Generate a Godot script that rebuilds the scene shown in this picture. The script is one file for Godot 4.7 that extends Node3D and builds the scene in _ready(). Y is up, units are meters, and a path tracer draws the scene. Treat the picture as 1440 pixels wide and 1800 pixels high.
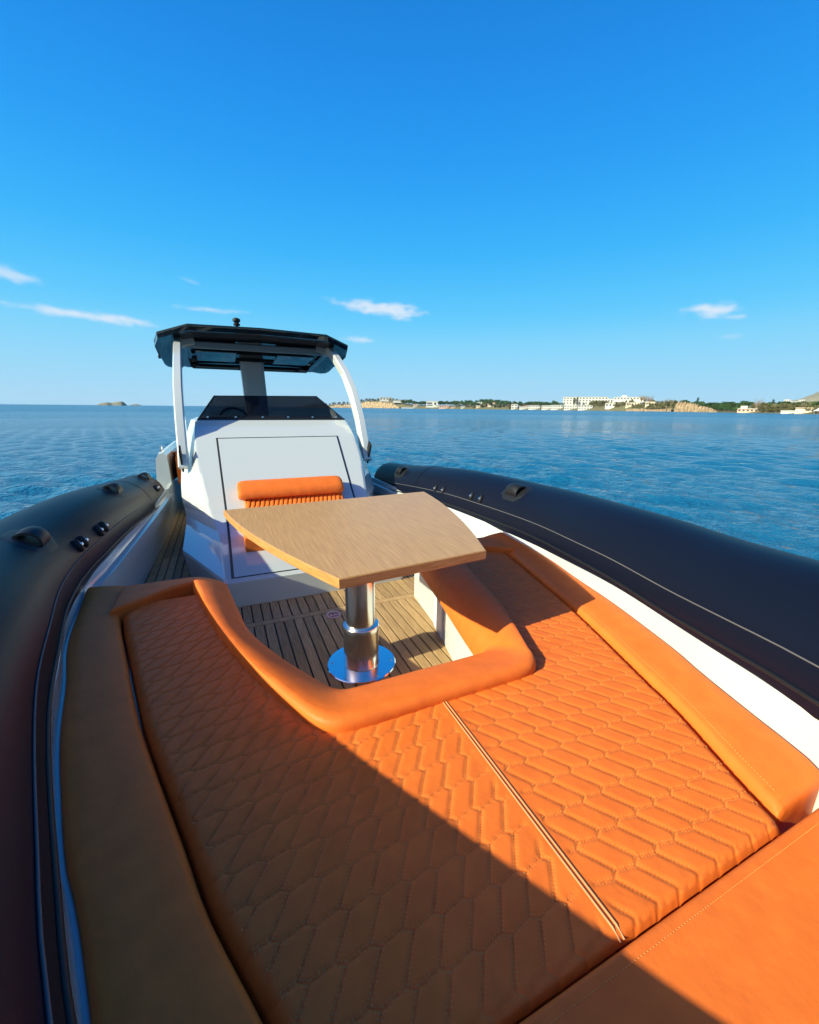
extends Node3D
# A rigid inflatable boat seen from its bow, at anchor off a built-up shore. Boat axes: x across, -z aft, y up; the cockpit deck is y = 0.

const X0 := 0.64          # the boat's centreline
const SEA := -0.45        # water level

var M := {}
var taken := {}

# ---------------------------------------------------------------- geometry helper
class Geo:
	var P := PackedVector3Array()
	var I := PackedInt32Array()

	func quad(a: int, b: int, c: int, d: int) -> void:
		I.append_array(PackedInt32Array([a, b, c, a, c, d]))

	# rings of equal length, joined in order
	func loft(rings: Array, closed := true, caps := true) -> Geo:
		var n: int = rings[0].size()
		var base := P.size()
		for r in rings:
			P.append_array(PackedVector3Array(r))
		var last := n if closed else n - 1
		for k in rings.size() - 1:
			for j in last:
				var a := base + k * n + j
				var b := base + k * n + (j + 1) % n
				quad(a, b, b + n, a + n)
		if caps and closed:
			for e in [0, rings.size() - 1]:
				var c := Vector3.ZERO
				for p in rings[e]:
					c += p
				P.append(c / n)
				var ci := P.size() - 1
				for j in n:
					var a: int = base + e * n + j
					var b: int = base + e * n + (j + 1) % n
					if e == 0:
						I.append_array(PackedInt32Array([ci, b, a]))
					else:
						I.append_array(PackedInt32Array([ci, a, b]))
		return self

	# a box with chamfered edges
	func box(xf: Transform3D, size: Vector3, bevel := 0.004) -> Geo:
		var h := size * 0.5
		var b: float = min(bevel, 0.45 * min(size.x, min(size.y, size.z)))
		var rings := []
		for s in [[-h.y, b], [-h.y + b, 0.0], [h.y - b, 0.0], [h.y, b]]:
			var ring := PackedVector3Array()
			var i: float = s[1]
			for q in [[-1, -1, 0], [-1, -1, 1], [1, -1, 1], [1, -1, 0], [1, 1, 0], [1, 1, 1], [-1, 1, 1], [-1, 1, 0]]:
				var x: float = q[0] * (h.x - i)
				var z: float = q[1] * (h.z - i)
				var first: bool = q[2] == 0
				# corner cut
				if (q[0] * q[1] > 0) == first:
					z -= q[1] * b * 0.7
				else:
					x -= q[0] * b * 0.7
				ring.append(xf * Vector3(x, s[0], z))
			rings.append(ring)
		rings.reverse()
		return loft(rings)

	# a round tube along a path
	func tube(path: Array, radii: Array, sides := 12, caps := true, flat := 1.0) -> Geo:
		var rings := []
		var up := Vector3.UP
		for k in path.size():
			var t: Vector3 = (path[min(k + 1, path.size() - 1)] - path[max(k - 1, 0)]).normalized()
			if abs(t.dot(up)) > 0.95:
				up = Vector3.RIGHT
			var s := t.cross(up).normalized()
			var n := s.cross(t).normalized()
			var ring := PackedVector3Array()
			var r: float = radii[k] if k < radii.size() else radii[-1]
			for j in sides:
				var a := TAU * j / sides
				ring.append(path[k] + s * cos(a) * r + n * sin(a) * r * flat)
			rings.append(ring)
		return loft(rings, true, caps)

	# turned profile: points (radius, height)
	func lathe(at: Vector3, prof: Array, sides := 32) -> Geo:
		var rings := []
		for p in prof:
			var ring := PackedVector3Array()
			for j in sides:
				var a := -TAU * j / sides
				ring.append(at + Vector3(cos(a) * p[0], p[1], sin(a) * p[0]))
			rings.append(ring)
		return loft(rings)

	static func inset(poly: PackedVector2Array, d: float) -> PackedVector2Array:
		var out := PackedVector2Array()
		var n := poly.size()
		for k in n:
			var e0 := (poly[k] - poly[(k + n - 1) % n]).normalized()
			var e1 := (poly[(k + 1) % n] - poly[k]).normalized()
			var m0 := Vector2(-e0.y, e0.x)
			var m1 := Vector2(-e1.y, e1.x)
			var m := (m0 + m1)
			m = m / max(0.5, m.length_squared() * 0.5)
			out.append(poly[k] + m * d)
		return out

	# an upright slab over an outline in the xz plane, its top edge rounded by r_top; y_of(p) may tilt the top
	func slab(poly_in: PackedVector2Array, y0: float, y1: float, r_top: float, steps := 3, r_bot := 0.0) -> Geo:
		var poly := poly_in
		var area := 0.0
		for k in poly.size():
			var q := poly[(k + 1) % poly.size()]
			area += poly[k].x * q.y - q.x * poly[k].y
		if area < 0:
			poly = PackedVector2Array(poly_in)
			poly.reverse()
		var layers := []
		if r_bot > 0:
			layers.append([y0, r_bot])
			layers.append([y0 + r_bot, 0.0])
		else:
			layers.append([y0, 0.0])
		for s in steps + 1:
			var a := PI / 2 * s / steps
			layers.append([y1 - r_top + sin(a) * r_top, (1 - cos(a)) * r_top])
		var n := poly.size()
		var base := P.size()
		var inner := poly
		for l in layers:
			inner = inset(poly, l[1])
			for p in inner:
				P.append(Vector3(p.x, l[0], p.y))
		for k in layers.size() - 1:
			for j in n:
				var a := base + k * n + j
				var b := base + k * n + (j + 1) % n
				quad(a, a + n, b + n, b)
		var tri := Geometry2D.triangulate_polygon(inner)
		var top := base + (layers.size() - 1) * n
		for k in range(0, tri.size(), 3):
			var a := inner[tri[k]]
			var b := inner[tri[k + 1]]
			var c := inner[tri[k + 2]]
			if (b - a).cross(c - a) > 0:
				I.append_array(PackedInt32Array([top + tri[k], top + tri[k + 2], top + tri[k + 1]]))
			else:
				I.append_array(PackedInt32Array([top + tri[k], top + tri[k + 1], top + tri[k + 2]]))
		var bot := Geometry2D.triangulate_polygon(inset(poly, layers[0][1]))
		for k in range(0, bot.size(), 3):
			var pa := poly[bot[k]]
			if (poly[bot[k + 1]] - pa).cross(poly[bot[k + 2]] - pa) > 0:
				I.append_array(PackedInt32Array([base + bot[k], base + bot[k + 1], base + bot[k + 2]]))
			else:
				I.append_array(PackedInt32Array([base + bot[k], base + bot[k + 2], base + bot[k + 1]]))
		return self

	func moved(xf: Transform3D) -> Geo:
		for k in P.size():
			P[k] = xf * P[k]
		return self

	# every shared vertex smooth
	func smooth() -> ArrayMesh:
		var N := PackedVector3Array()
		N.resize(P.size())
		for k in range(0, I.size(), 3):
			var n := (P[I[k + 1]] - P[I[k]]).cross(P[I[k + 2]] - P[I[k]])
			N[I[k]] += n
			N[I[k + 1]] += n
			N[I[k + 2]] += n
		for k in N.size():
			N[k] = N[k].normalized()
		var R := PackedInt32Array(I)
		R.reverse()
		return pack(P, N, R)

	# edges sharper than the crease angle stay sharp
	func mesh(crease := 38.0) -> ArrayMesh:
		var lim := cos(deg_to_rad(crease))
		var F := PackedVector3Array()
		var A := PackedVector3Array()
		var at := []
		at.resize(P.size())
		for k in P.size():
			at[k] = []
		for f in I.size() / 3:
			var n := (P[I[f * 3 + 1]] - P[I[f * 3]]).cross(P[I[f * 3 + 2]] - P[I[f * 3]])
			A.append(n)
			F.append(n.normalized())
			for c in 3:
				at[I[f * 3 + c]].append(f)
		var V := PackedVector3Array()
		var N := PackedVector3Array()
		for f in F.size():
			if A[f].length_squared() < 1e-16:
				continue
			for c in [2, 1, 0]:
				var v := I[f * 3 + c]
				var n := Vector3.ZERO
				for g in at[v]:
					if F[g].dot(F[f]) > lim:
						n += A[g]
				V.append(P[v])
				N.append(n.normalized())
		return pack(V, N, PackedInt32Array())

	static func pack(V: PackedVector3Array, N: PackedVector3Array, R: PackedInt32Array) -> ArrayMesh:
		var arr := []
		arr.resize(Mesh.ARRAY_MAX)
		arr[Mesh.ARRAY_VERTEX] = V
		arr[Mesh.ARRAY_NORMAL] = N
		if R.size() > 0:
			arr[Mesh.ARRAY_INDEX] = R
		var m := ArrayMesh.new()
		m.add_surface_from_arrays(Mesh.PRIMITIVE_TRIANGLES, arr)
		return m

# ---------------------------------------------------------------- scene helpers
func numbered(called: String) -> String:
	var n: int = taken.get(called, -1) + 1
	taken[called] = n
	return called if n == 0 else "%s_%03d" % [called, n]

func part(called: String, mesh: Mesh, m: Material, parent: Node, label := "") -> MeshInstance3D:
	var o := MeshInstance3D.new()
	o.name = called
	o.mesh = mesh
	o.material_override = m
	if label != "":
		o.set_meta("label", label)
	parent.add_child(o, true)
	return o

func thing(called: String, label: String, category: String, at := Vector3.ZERO, group := "") -> Node3D:
	var o := Node3D.new()
	o.name = numbered(called)
	o.position = at
	o.set_meta("label", label)
	o.set_meta("category", category)
	if group != "":
		o.set_meta("group", group)
	add_child(o)
	return o

func one(called: String, mesh: Mesh, m: Material, label: String, category: String, group := "") -> MeshInstance3D:
	var o := MeshInstance3D.new()
	o.name = numbered(called)
	o.mesh = mesh
	o.material_override = m
	o.set_meta("label", label)
	o.set_meta("category", category)
	if group != "":
		o.set_meta("group", group)
	add_child(o)
	return o

func structure(called: String, mesh: Mesh, m: Material, label: String, category: String) -> MeshInstance3D:
	var o := one(called, mesh, m, label, category)
	o.set_meta("kind", "structure")
	return o

# smooth curve through [[z, value], ...] with rising z
func curve(t: Array, z: float) -> float:
	var n := t.size()
	if z <= t[0][0]:
		return t[0][1]
	if z >= t[n - 1][0]:
		return t[n - 1][1]
	var k := 0
	while t[k + 1][0] < z:
		k += 1
	var x0: float = t[k][0]
	var x1: float = t[k + 1][0]
	var d: float = (t[k + 1][1] - t[k][1]) / (x1 - x0)
	var m0 := d
	var m1 := d
	if k > 0:
		m0 = (t[k + 1][1] - t[k - 1][1]) / (x1 - t[k - 1][0])
	if k < n - 2:
		m1 = (t[k + 2][1] - t[k][1]) / (t[k + 2][0] - x0)
	var h := x1 - x0
	var s := (z - x0) / h
	return t[k][1] * (1 + 2 * s) * (1 - s) * (1 - s) + m0 * h * s * (1 - s) * (1 - s) + t[k + 1][1] * s * s * (3 - 2 * s) - m1 * h * s * s * (1 - s)

func lin(r: float, g: float, b: float) -> Color:
	return Color(r, g, b).linear_to_srgb()

func mat(c: Color, rough: float, metal := 0.0, spec := 0.5) -> StandardMaterial3D:
	var m := StandardMaterial3D.new()
	m.albedo_color = c
	m.roughness = rough
	m.metallic = metal
	m.metallic_specular = spec
	return m

func noise(kind: int, freq: float, octaves: int, sd: int) -> FastNoiseLite:
	var f := FastNoiseLite.new()
	f.noise_type = kind
	f.frequency = freq
	f.fractal_type = FastNoiseLite.FRACTAL_FBM
	f.fractal_octaves = octaves
	f.seed = sd
	return f

# a colour texture from noise: dark to light between two tones
func tone_texture(f: FastNoiseLite, size: int, a: Color, b: Color) -> ImageTexture:
	var im := f.get_seamless_image(size, size)
	im.convert(Image.FORMAT_RGB8)
	var d := im.get_data()
	for k in range(0, d.size(), 3):
		var c := a.lerp(b, d[k] / 255.0)
		d[k] = int(c.r * 255)
		d[k + 1] = int(c.g * 255)
		d[k + 2] = int(c.b * 255)
	return ImageTexture.create_from_image(Image.create_from_data(size, size, false, Image.FORMAT_RGB8, d))

func normal_texture(f: FastNoiseLite, size: int, strength: float) -> ImageTexture:
	var im := f.get_seamless_image(size, size)
	im.convert(Image.FORMAT_RGBA8)
	im.bump_map_to_normal_map(strength)
	return ImageTexture.create_from_image(im)

func relief(m: StandardMaterial3D, tex: Texture2D, amount: float, scale_: Vector3, world := true) -> StandardMaterial3D:
	m.normal_enabled = true
	m.normal_texture = tex
	m.normal_scale = amount
	m.uv1_triplanar = true
	m.uv1_world_triplanar = world
	m.uv1_scale = scale_
	return m

func _ready() -> void:
	camera_and_light()
	materials()
	sea()
	far_land()
	boat()
	cushions()
	table()

# ---------------------------------------------------------------- camera, sky, sun
func camera_and_light() -> void:
	var cam := Camera3D.new()
	cam.name = "camera"
	cam.position = Vector3(0, 1.5, 0)
	cam.rotation_order = EULER_ORDER_YXZ
	cam.rotation_degrees = Vector3(-14.15, -24.1, 0.545)
	cam.fov = 102.28
	cam.near = 0.05
	cam.far = 30000.0
	add_child(cam)
	cam.current = true

	var sky_mat := PanoramaSkyMaterial.new()
	sky_mat.panorama = sky_picture()
	var sky := Sky.new()
	sky.sky_material = sky_mat
	var env := Environment.new()
	env.background_mode = Environment.BG_SKY
	env.sky = sky
	env.ambient_light_source = Environment.AMBIENT_SOURCE_SKY
	env.background_energy_multiplier = 0.56
	env.tonemap_mode = Environment.TONE_MAPPER_LINEAR
	env.tonemap_exposure = 1.8
	env.fog_enabled = true
	env.fog_density = 0.000025
	env.fog_light_color = Color(0.72, 0.85, 0.96)
	env.sdfgi_enabled = true
	env.ssao_enabled = true
	env.ssil_enabled = true
	var we := WorldEnvironment.new()
	we.name = "world_environment"
	we.environment = env
	add_child(we)

	var sun := DirectionalLight3D.new()
	sun.name = "sun"
	sun.light_energy = 1.58
	sun.light_color = Color(1.0, 0.985, 0.84)
	sun.light_angular_distance = 0.5
	sun.shadow_enabled = true
	add_child(sun)
	sun.look_at_from_position(Vector3.ZERO, Vector3(0.85, -0.44, -0.09), Vector3.UP)

func sky_picture() -> ImageTexture:
	var w := 2048
	var h := 1024
	# clear autumn sky: colour by height above the horizon (degrees), as seen
	var stops := [[-90, 110, 160, 200], [-1, 165, 210, 238], [0, 174, 217, 242], [1.5, 169, 218, 245], [5, 150, 216, 250], [8, 130, 212, 252], [11, 99, 202, 253], [17.7, 60, 180, 251], [25.5, 40, 157, 244], [32, 31, 142, 233], [37, 27, 131, 222], [60, 24, 82, 180], [90, 22, 58, 150]]
	var d := PackedFloat32Array()
	d.resize(w * h * 3)
	var rows := []
	for y in h:
		var el := 90.0 - (y + 0.5) * 180.0 / h
		var c := Color()
		for k in stops.size() - 1:
			if el >= stops[k][0] and el <= stops[k + 1][0]:
				var t: float = (el - stops[k][0]) / (stops[k + 1][0] - stops[k][0])
				c = Color(stops[k][1] / 255.0, stops[k][2] / 255.0, stops[k][3] / 255.0).lerp(Color(stops[k + 1][1] / 255.0, stops[k + 1][2] / 255.0, stops[k + 1][3] / 255.0), t)
		c = c.srgb_to_linear()
		rows.append(c)
		var o := y * w * 3
		for x in w:
			d[o] = c.r
			d[o + 1] = c.g
			d[o + 2] = c.b
			o += 3
	# warm glow added round the unseen sun, broadened to redden the fill in shade
	var to_sun := Vector3(-0.85, 0.44, 0.09).normalized()
	for y in h / 2:
		var el := deg_to_rad(90.0 - (y + 0.5) * 180.0 / h)
		for x in w:
			var az := (x + 0.5) * TAU / w
			var c := cos(el) * sin(az) * to_sun.x + sin(el) * to_sun.y - cos(el) * cos(az) * to_sun.z
			if c > 0.35:
				var off := rad_to_deg(acos(minf(c, 1.0)))
				var t := 9.0 * exp(-off / 6.5) + 0.72 * exp(-off * off / 900.0)
				var o := (y * w + x) * 3
				d[o] += t
				d[o + 1] += 0.76 * t
				d[o + 2] += 0.62 * t
	# small fair-weather clouds: azimuth, height, half length, half depth (degrees), tilt, density; some lie outside the frame
	var f := noise(FastNoiseLite.TYPE_SIMPLEX_SMOOTH, 0.16, 4, 11)
	var clouds := [[-18.2, 11.9, 3.6, 0.85, -0.1, 0.62], [-12.6, 8.95, 7.2, 0.62, -0.04, 0.8], [-0.5, 10.75, 4.6, 0.34, 0.02, 0.55], [19.3, 12.15, 6.6, 1.05, -0.1, 0.85],
		[17.0, 8.4, 2.4, 0.5, -0.05, 0.6], [57.4, 10.4, 2.9, 1.05, -0.06, 0.85], [59.7, 9.4, 1.4, 0.3, -0.1, 0.5], [59.7, 7.6, 1.4, 0.3, -0.05, 0.25], [-2.0, 13.5, 1.3, 0.25, -0.2, 0.22], [39.5, 3.1, 2.0, 0.22, 0.0, 0.12],
		[-60, 11, 7, 1.0, 0.0, 0.7], [-95, 9, 5, 0.7, 0.05, 0.7], [-140, 12, 6, 0.9, 0.0, 0.7], [100, 10, 6, 0.9, 0.0, 0.7], [140, 9, 7, 0.8, 0.0, 0.7], [175, 12, 5, 0.8, 0.0, 0.6]]
	var white := Color(0.80, 0.86, 0.95)
	for c in clouds:
		var x0 := int((c[0] - c[2] * 1.6) / 360.0 * w)
		var x1 := int((c[0] + c[2] * 1.6) / 360.0 * w)
		var y0 := int((90.0 - c[1] - c[3] * 2.6 - c[2] * 0.3) / 180.0 * h)
		var y1 := int((90.0 - c[1] + c[3] * 2.6 + c[2] * 0.3) / 180.0 * h)
		for y in range(y0, y1):
			for x in range(x0, x1):
				var az := (x + 0.5) * 360.0 / w
				var el := 90.0 - (y + 0.5) * 180.0 / h
				var u: float = (az - c[0]) / (c[2] * 1.12)
				var v: float = (el - c[1] - c[4] * (az - c[0])) / (c[3] * 1.35)
				var rag := f.get_noise_2d(az * 4.0, el * 14.0)
				var soft := f.get_noise_2d(az * 1.3 + 90.0, el * 5.0)
				v += 0.45 * soft
				# flat-bottomed lens that thins out to one end
				var thick: float = clamp(1.0 - u * u, 0.0, 1.0) * clamp(0.75 + 0.35 * u, 0.2, 1.2)
				var a: float = clamp((thick - abs(v) * (1.15 if v > 0 else 0.95) + 0.3 * rag) * 1.25, 0.0, 1.0)
				a = a * a * (3 - 2 * a) * c[5]
				if a > 0.0:
					var xx := posmod(x, w)
					var o := (y * w + xx) * 3
					d[o] = lerpf(d[o], white.r, a)
					d[o + 1] = lerpf(d[o + 1], white.g, a)
					d[o + 2] = lerpf(d[o + 2], white.b, a)
	return ImageTexture.create_from_image(Image.create_from_data(w, h, false, Image.FORMAT_RGBF, d.to_byte_array()))

# ---------------------------------------------------------------- materials
func materials() -> void:
	var fine := normal_texture(noise(FastNoiseLite.TYPE_CELLULAR, 0.09, 2, 3), 256, 5.0)
	var soft := normal_texture(noise(FastNoiseLite.TYPE_SIMPLEX_SMOOTH, 0.012, 4, 5), 512, 6.0)
	var worn := noise(FastNoiseLite.TYPE_SIMPLEX_SMOOTH, 0.011, 5, 6)
	worn.fractal_gain = 0.55
	M.leather = relief(mat(lin(0.79, 0.172, 0.026), 0.5, 0.0, 0.3), normal_texture(worn, 512, 5.0), 0.3, Vector3.ONE * 1.7)
	M.leather.albedo_texture = tone_texture(noise(FastNoiseLite.TYPE_SIMPLEX_SMOOTH, 0.02, 4, 8), 256, Color(0.92, 0.905, 0.9), Color(1, 1, 1))
	M.piping = mat(lin(0.56, 0.22, 0.09), 0.5)
	M.thread = mat(lin(0.66, 0.26, 0.06), 0.6)
	M.gelcoat = mat(lin(0.48, 0.51, 0.51), 0.12, 0.0, 0.5)
	M.gelcoat.clearcoat_enabled = true
	M.gelcoat.clearcoat = 0.5
	M.gelcoat.clearcoat_roughness = 0.05
	M.grey_gelcoat = mat(lin(0.58, 0.62, 0.68), 0.16, 0.0, 0.5)
	M.gap = mat(lin(0.012, 0.014, 0.02), 0.6)
	M.hypalon = relief(mat(lin(0.004, 0.006, 0.015), 0.40, 0.0, 0.24), fine, 0.06, Vector3.ONE * 6.0)
	M.rubber = mat(lin(0.007, 0.008, 0.01), 0.5, 0.0, 0.4)
	M.rubber_edge = mat(lin(0.09, 0.09, 0.095), 0.55, 0.0, 0.4)
	M.steel = mat(lin(0.78, 0.79, 0.80), 0.07, 1.0)
	M.brushed = mat(lin(0.72, 0.73, 0.72), 0.2, 1.0)
	M.black_gloss = mat(lin(0.012, 0.013, 0.016), 0.06, 0.0, 0.5)
	M.frame_grey = mat(lin(0.10, 0.115, 0.14), 0.3)
	M.post_grey = mat(lin(0.24, 0.27, 0.29), 0.25)
	M.glass = mat(Color(0.02, 0.05, 0.12, 0.78), 0.03)
	M.glass.transparency = BaseMaterial3D.TRANSPARENCY_ALPHA
	# teak deck boards in a few tones, grain along the boat
	M.teak = []
	for k in 4:
		var f := noise(FastNoiseLite.TYPE_SIMPLEX_SMOOTH, 0.03, 5, 20 + k)
		var m := mat(Color(1, 1, 1), 0.62, 0.0, 0.3)
		var t := 0.86 + 0.09 * k
		m.albedo_texture = tone_texture(f, 256, lin(0.29 * t, 0.18 * t, 0.082 * t), lin(0.50 * t, 0.335 * t, 0.17 * t))
		m.uv1_triplanar = true
		m.uv1_world_triplanar = true
		m.uv1_scale = Vector3(9.0, 3.0, 0.7)
		M.teak.append(m)
	# table veneer and its solid lipping
	var g := noise(FastNoiseLite.TYPE_SIMPLEX_SMOOTH, 0.06, 5, 31)
	g.fractal_gain = 0.6
	M.veneer = mat(Color(1, 1, 1), 0.36, 0.0, 0.4)
	M.veneer.albedo_texture = tone_texture(g, 512, lin(0.34, 0.175, 0.06), lin(0.58, 0.335, 0.13))
	M.veneer.uv1_triplanar = true
	M.veneer.uv1_world_triplanar = true
	M.veneer.uv1_scale = Vector3(3.6, 3.0, 0.11)
	M.lipping = mat(Color(1, 1, 1), 0.35, 0.0, 0.45)
	M.lipping.albedo_texture = tone_texture(noise(FastNoiseLite.TYPE_SIMPLEX_SMOOTH, 0.04, 4, 33), 256, lin(0.38, 0.17, 0.05), lin(0.62, 0.32, 0.11))
	M.lipping.uv1_triplanar = true
	M.lipping.uv1_world_triplanar = true
	M.lipping.uv1_scale = Vector3(0.9, 8.0, 0.9)
	M.inlay = mat(lin(0.62, 0.30, 0.26), 0.5)
	M.inlay_mark = mat(lin(0.03, 0.02, 0.02), 0.5)
	# sea
	M.sea = mat(lin(0.006, 0.092, 0.185), 0.08, 0.0, 0.5)
	var wv := noise(FastNoiseLite.TYPE_SIMPLEX_SMOOTH, 0.018, 5, 41)
	wv.fractal_gain = 0.62
	relief(M.sea, normal_texture(wv, 1024, 16.0), 1.0, Vector3.ONE * 0.13)
	M.soft = soft

# ---------------------------------------------------------------- the sea
func sea() -> void:
	var rng := RandomNumberGenerator.new()
	rng.seed = 5
	var waves := []
	for k in 26:
		var l := 0.20 * pow(1.095, k)           # wavelength
		var dir := deg_to_rad(-35.0) + rng.randfn(0.0, 0.75)
		waves.append([cos(dir) * TAU / l, sin(dir) * TAU / l, rng.randf() * TAU, 0.0092 * l * rng.randf_range(0.6, 1.3), l])
	var az := []
	var a := -60.0
	while a < 110.0:
		az.append(a)
		a += 0.21
	while a < 300.0:
		az.append(a)
		a += 3.0
	var rad := [0.5]
	while rad[-1] < 130.0:
		rad.append(max(rad[-1] * 1.0115, rad[-1] + 0.045))
	while rad[-1] < 14000.0:
		rad.append(rad[-1] * 1.1)
	var swell := noise(FastNoiseLite.TYPE_SIMPLEX_SMOOTH, 0.05, 2, 9)
	var g := Geo.new()
	var n := az.size()
	for k in rad.size():
		var r: float = rad[k]
		var step: float = max(r * 0.0115, 0.045) if r < 130.0 else 1e9
		var live := []
		for w in waves:
			var keep: float = clamp((w[4] / step - 2.5) / 3.0, 0.0, 1.0)
			if keep > 0.0:
				live.append([w[0], w[1], w[2], w[3] * keep])
		for j in n:
			var t := deg_to_rad(az[j])
			var x := sin(t) * r
			var z := -cos(t) * r
			var y := SEA
			if live.size() > 0 and (az[j] < 110.0):
				var gust := 0.95 + 0.5 * swell.get_noise_2d(x, z)
				var s := 0.0
				for w in live:
					s += w[3] * sin(w[0] * x + w[1] * z + w[2])
				y += s * gust
			g.P.append(Vector3(x, y, z))
	var N := PackedVector3Array()
	N.resize(g.P.size())
	var bands := [PackedInt32Array(), PackedInt32Array(), PackedInt32Array(), PackedInt32Array()]
	for k in rad.size() - 1:
		var b := 0 if rad[k] < 45.0 else (1 if rad[k] < 80.0 else (2 if rad[k] < 150.0 else 3))
		for j in n:
			var p := k * n + j
			var q := k * n + (j + 1) % n
			for t in [[p, q, q + n], [p, q + n, p + n]]:
				var m := (g.P[t[1]] - g.P[t[0]]).cross(g.P[t[2]] - g.P[t[0]])
				if m.y < 0:
					m = -m
				for i in t:
					N[i] += m.normalized()
			bands[b].append_array(PackedInt32Array([p, q + n, q, p, p + n, q + n]))
	for k in N.size():
		N[k] = N[k].normalized()
	var am := ArrayMesh.new()
	for b in 4:
		var arr := []
		arr.resize(Mesh.ARRAY_MAX)
		arr[Mesh.ARRAY_VERTEX] = g.P
		arr[Mesh.ARRAY_NORMAL] = N
		arr[Mesh.ARRAY_INDEX] = bands[b]
		am.add_surface_from_arrays(Mesh.PRIMITIVE_TRIANGLES, arr)
		var m: StandardMaterial3D = M.sea.duplicate()
		m.roughness = [0.07, 0.11, 0.15, 0.20][b]
		am.surface_set_material(b, m)
	structure("sea", am, null, "rippled blue sea reaching to the horizon", "sea")

# ---------------------------------------------------------------- the far shore
# bearing from the anchorage (degrees, 0 = aft), metres off, height of the ground behind the beach
const LAND := [[8.0, 2500, 3.0], [10.4, 2300, 9.8], [13.0, 2150, 13.1], [14.9, 2090, 19.0], [17.1, 2020, 22.0], [18.0, 1995, 32.7], [19.4, 1950, 35.1], [21.7, 1875, 34.6], [22.8, 1838, 24.5], [24.7, 1775, 14.8], [27.0, 1700, 12.7], [30.1, 1614, 12.9], [33.1, 1529, 15.0], [35.3, 1464, 16.8], [37.5, 1400, 11.1], [41.8, 1259, 7.7], [43.5, 1200, 10.7], [45.2, 1157, 13.6], [48.5, 1070, 14.3], [50.0, 1026, 20.1], [51.6, 986, 19.4], [53.3, 944, 14.3], [55.1, 902, 11.8], [56.1, 877, 12.0], [57.0, 850, 10.0], [58.3, 800, 7.0], [60.0, 736, 4.7], [61.4, 685, 4.7], [63.7, 608, 4.7], [66.3, 543, 4.2], [68.0, 500, 3.7], [75, 420, 4.0], [90, 380, 5.0], [110, 400, 5.0], [130, 600, 3.0]]

func land_at(bearing: float, col: int) -> float:
	for k in LAND.size() - 1:
		if bearing <= LAND[k + 1][0]:
			var t: float = clamp((bearing - LAND[k][0]) / (LAND[k + 1][0] - LAND[k][0]), 0.0, 1.0)
			return lerpf(LAND[k][col], LAND[k + 1][col], t)
	return LAND[-1][col]

func away(bearing: float, dist: float, y := 0.0) -> Vector3:
	var t := deg_to_rad(bearing)
	return Vector3(sin(t) * dist, y, -cos(t) * dist)

const SLOPE := [[-6.0, -1.0], [0.0, 0.0], [4.0, 0.06], [10.0, 0.10], [22.0, 0.30], [40.0, 0.62], [60.0, 0.85], [90.0, 1.0], [200.0, 1.04], [500.0, 1.0]]

func ground_y(bearing: float, inland: float) -> float:
	var h := land_at(bearing, 2)
	for k in SLOPE.size() - 1:
		if inland <= SLOPE[k + 1][0]:
			return SEA + lerpf(SLOPE[k][1], SLOPE[k + 1][1], (inland - SLOPE[k][0]) / (SLOPE[k + 1][0] - SLOPE[k][0])) * h
	return SEA + h

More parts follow.
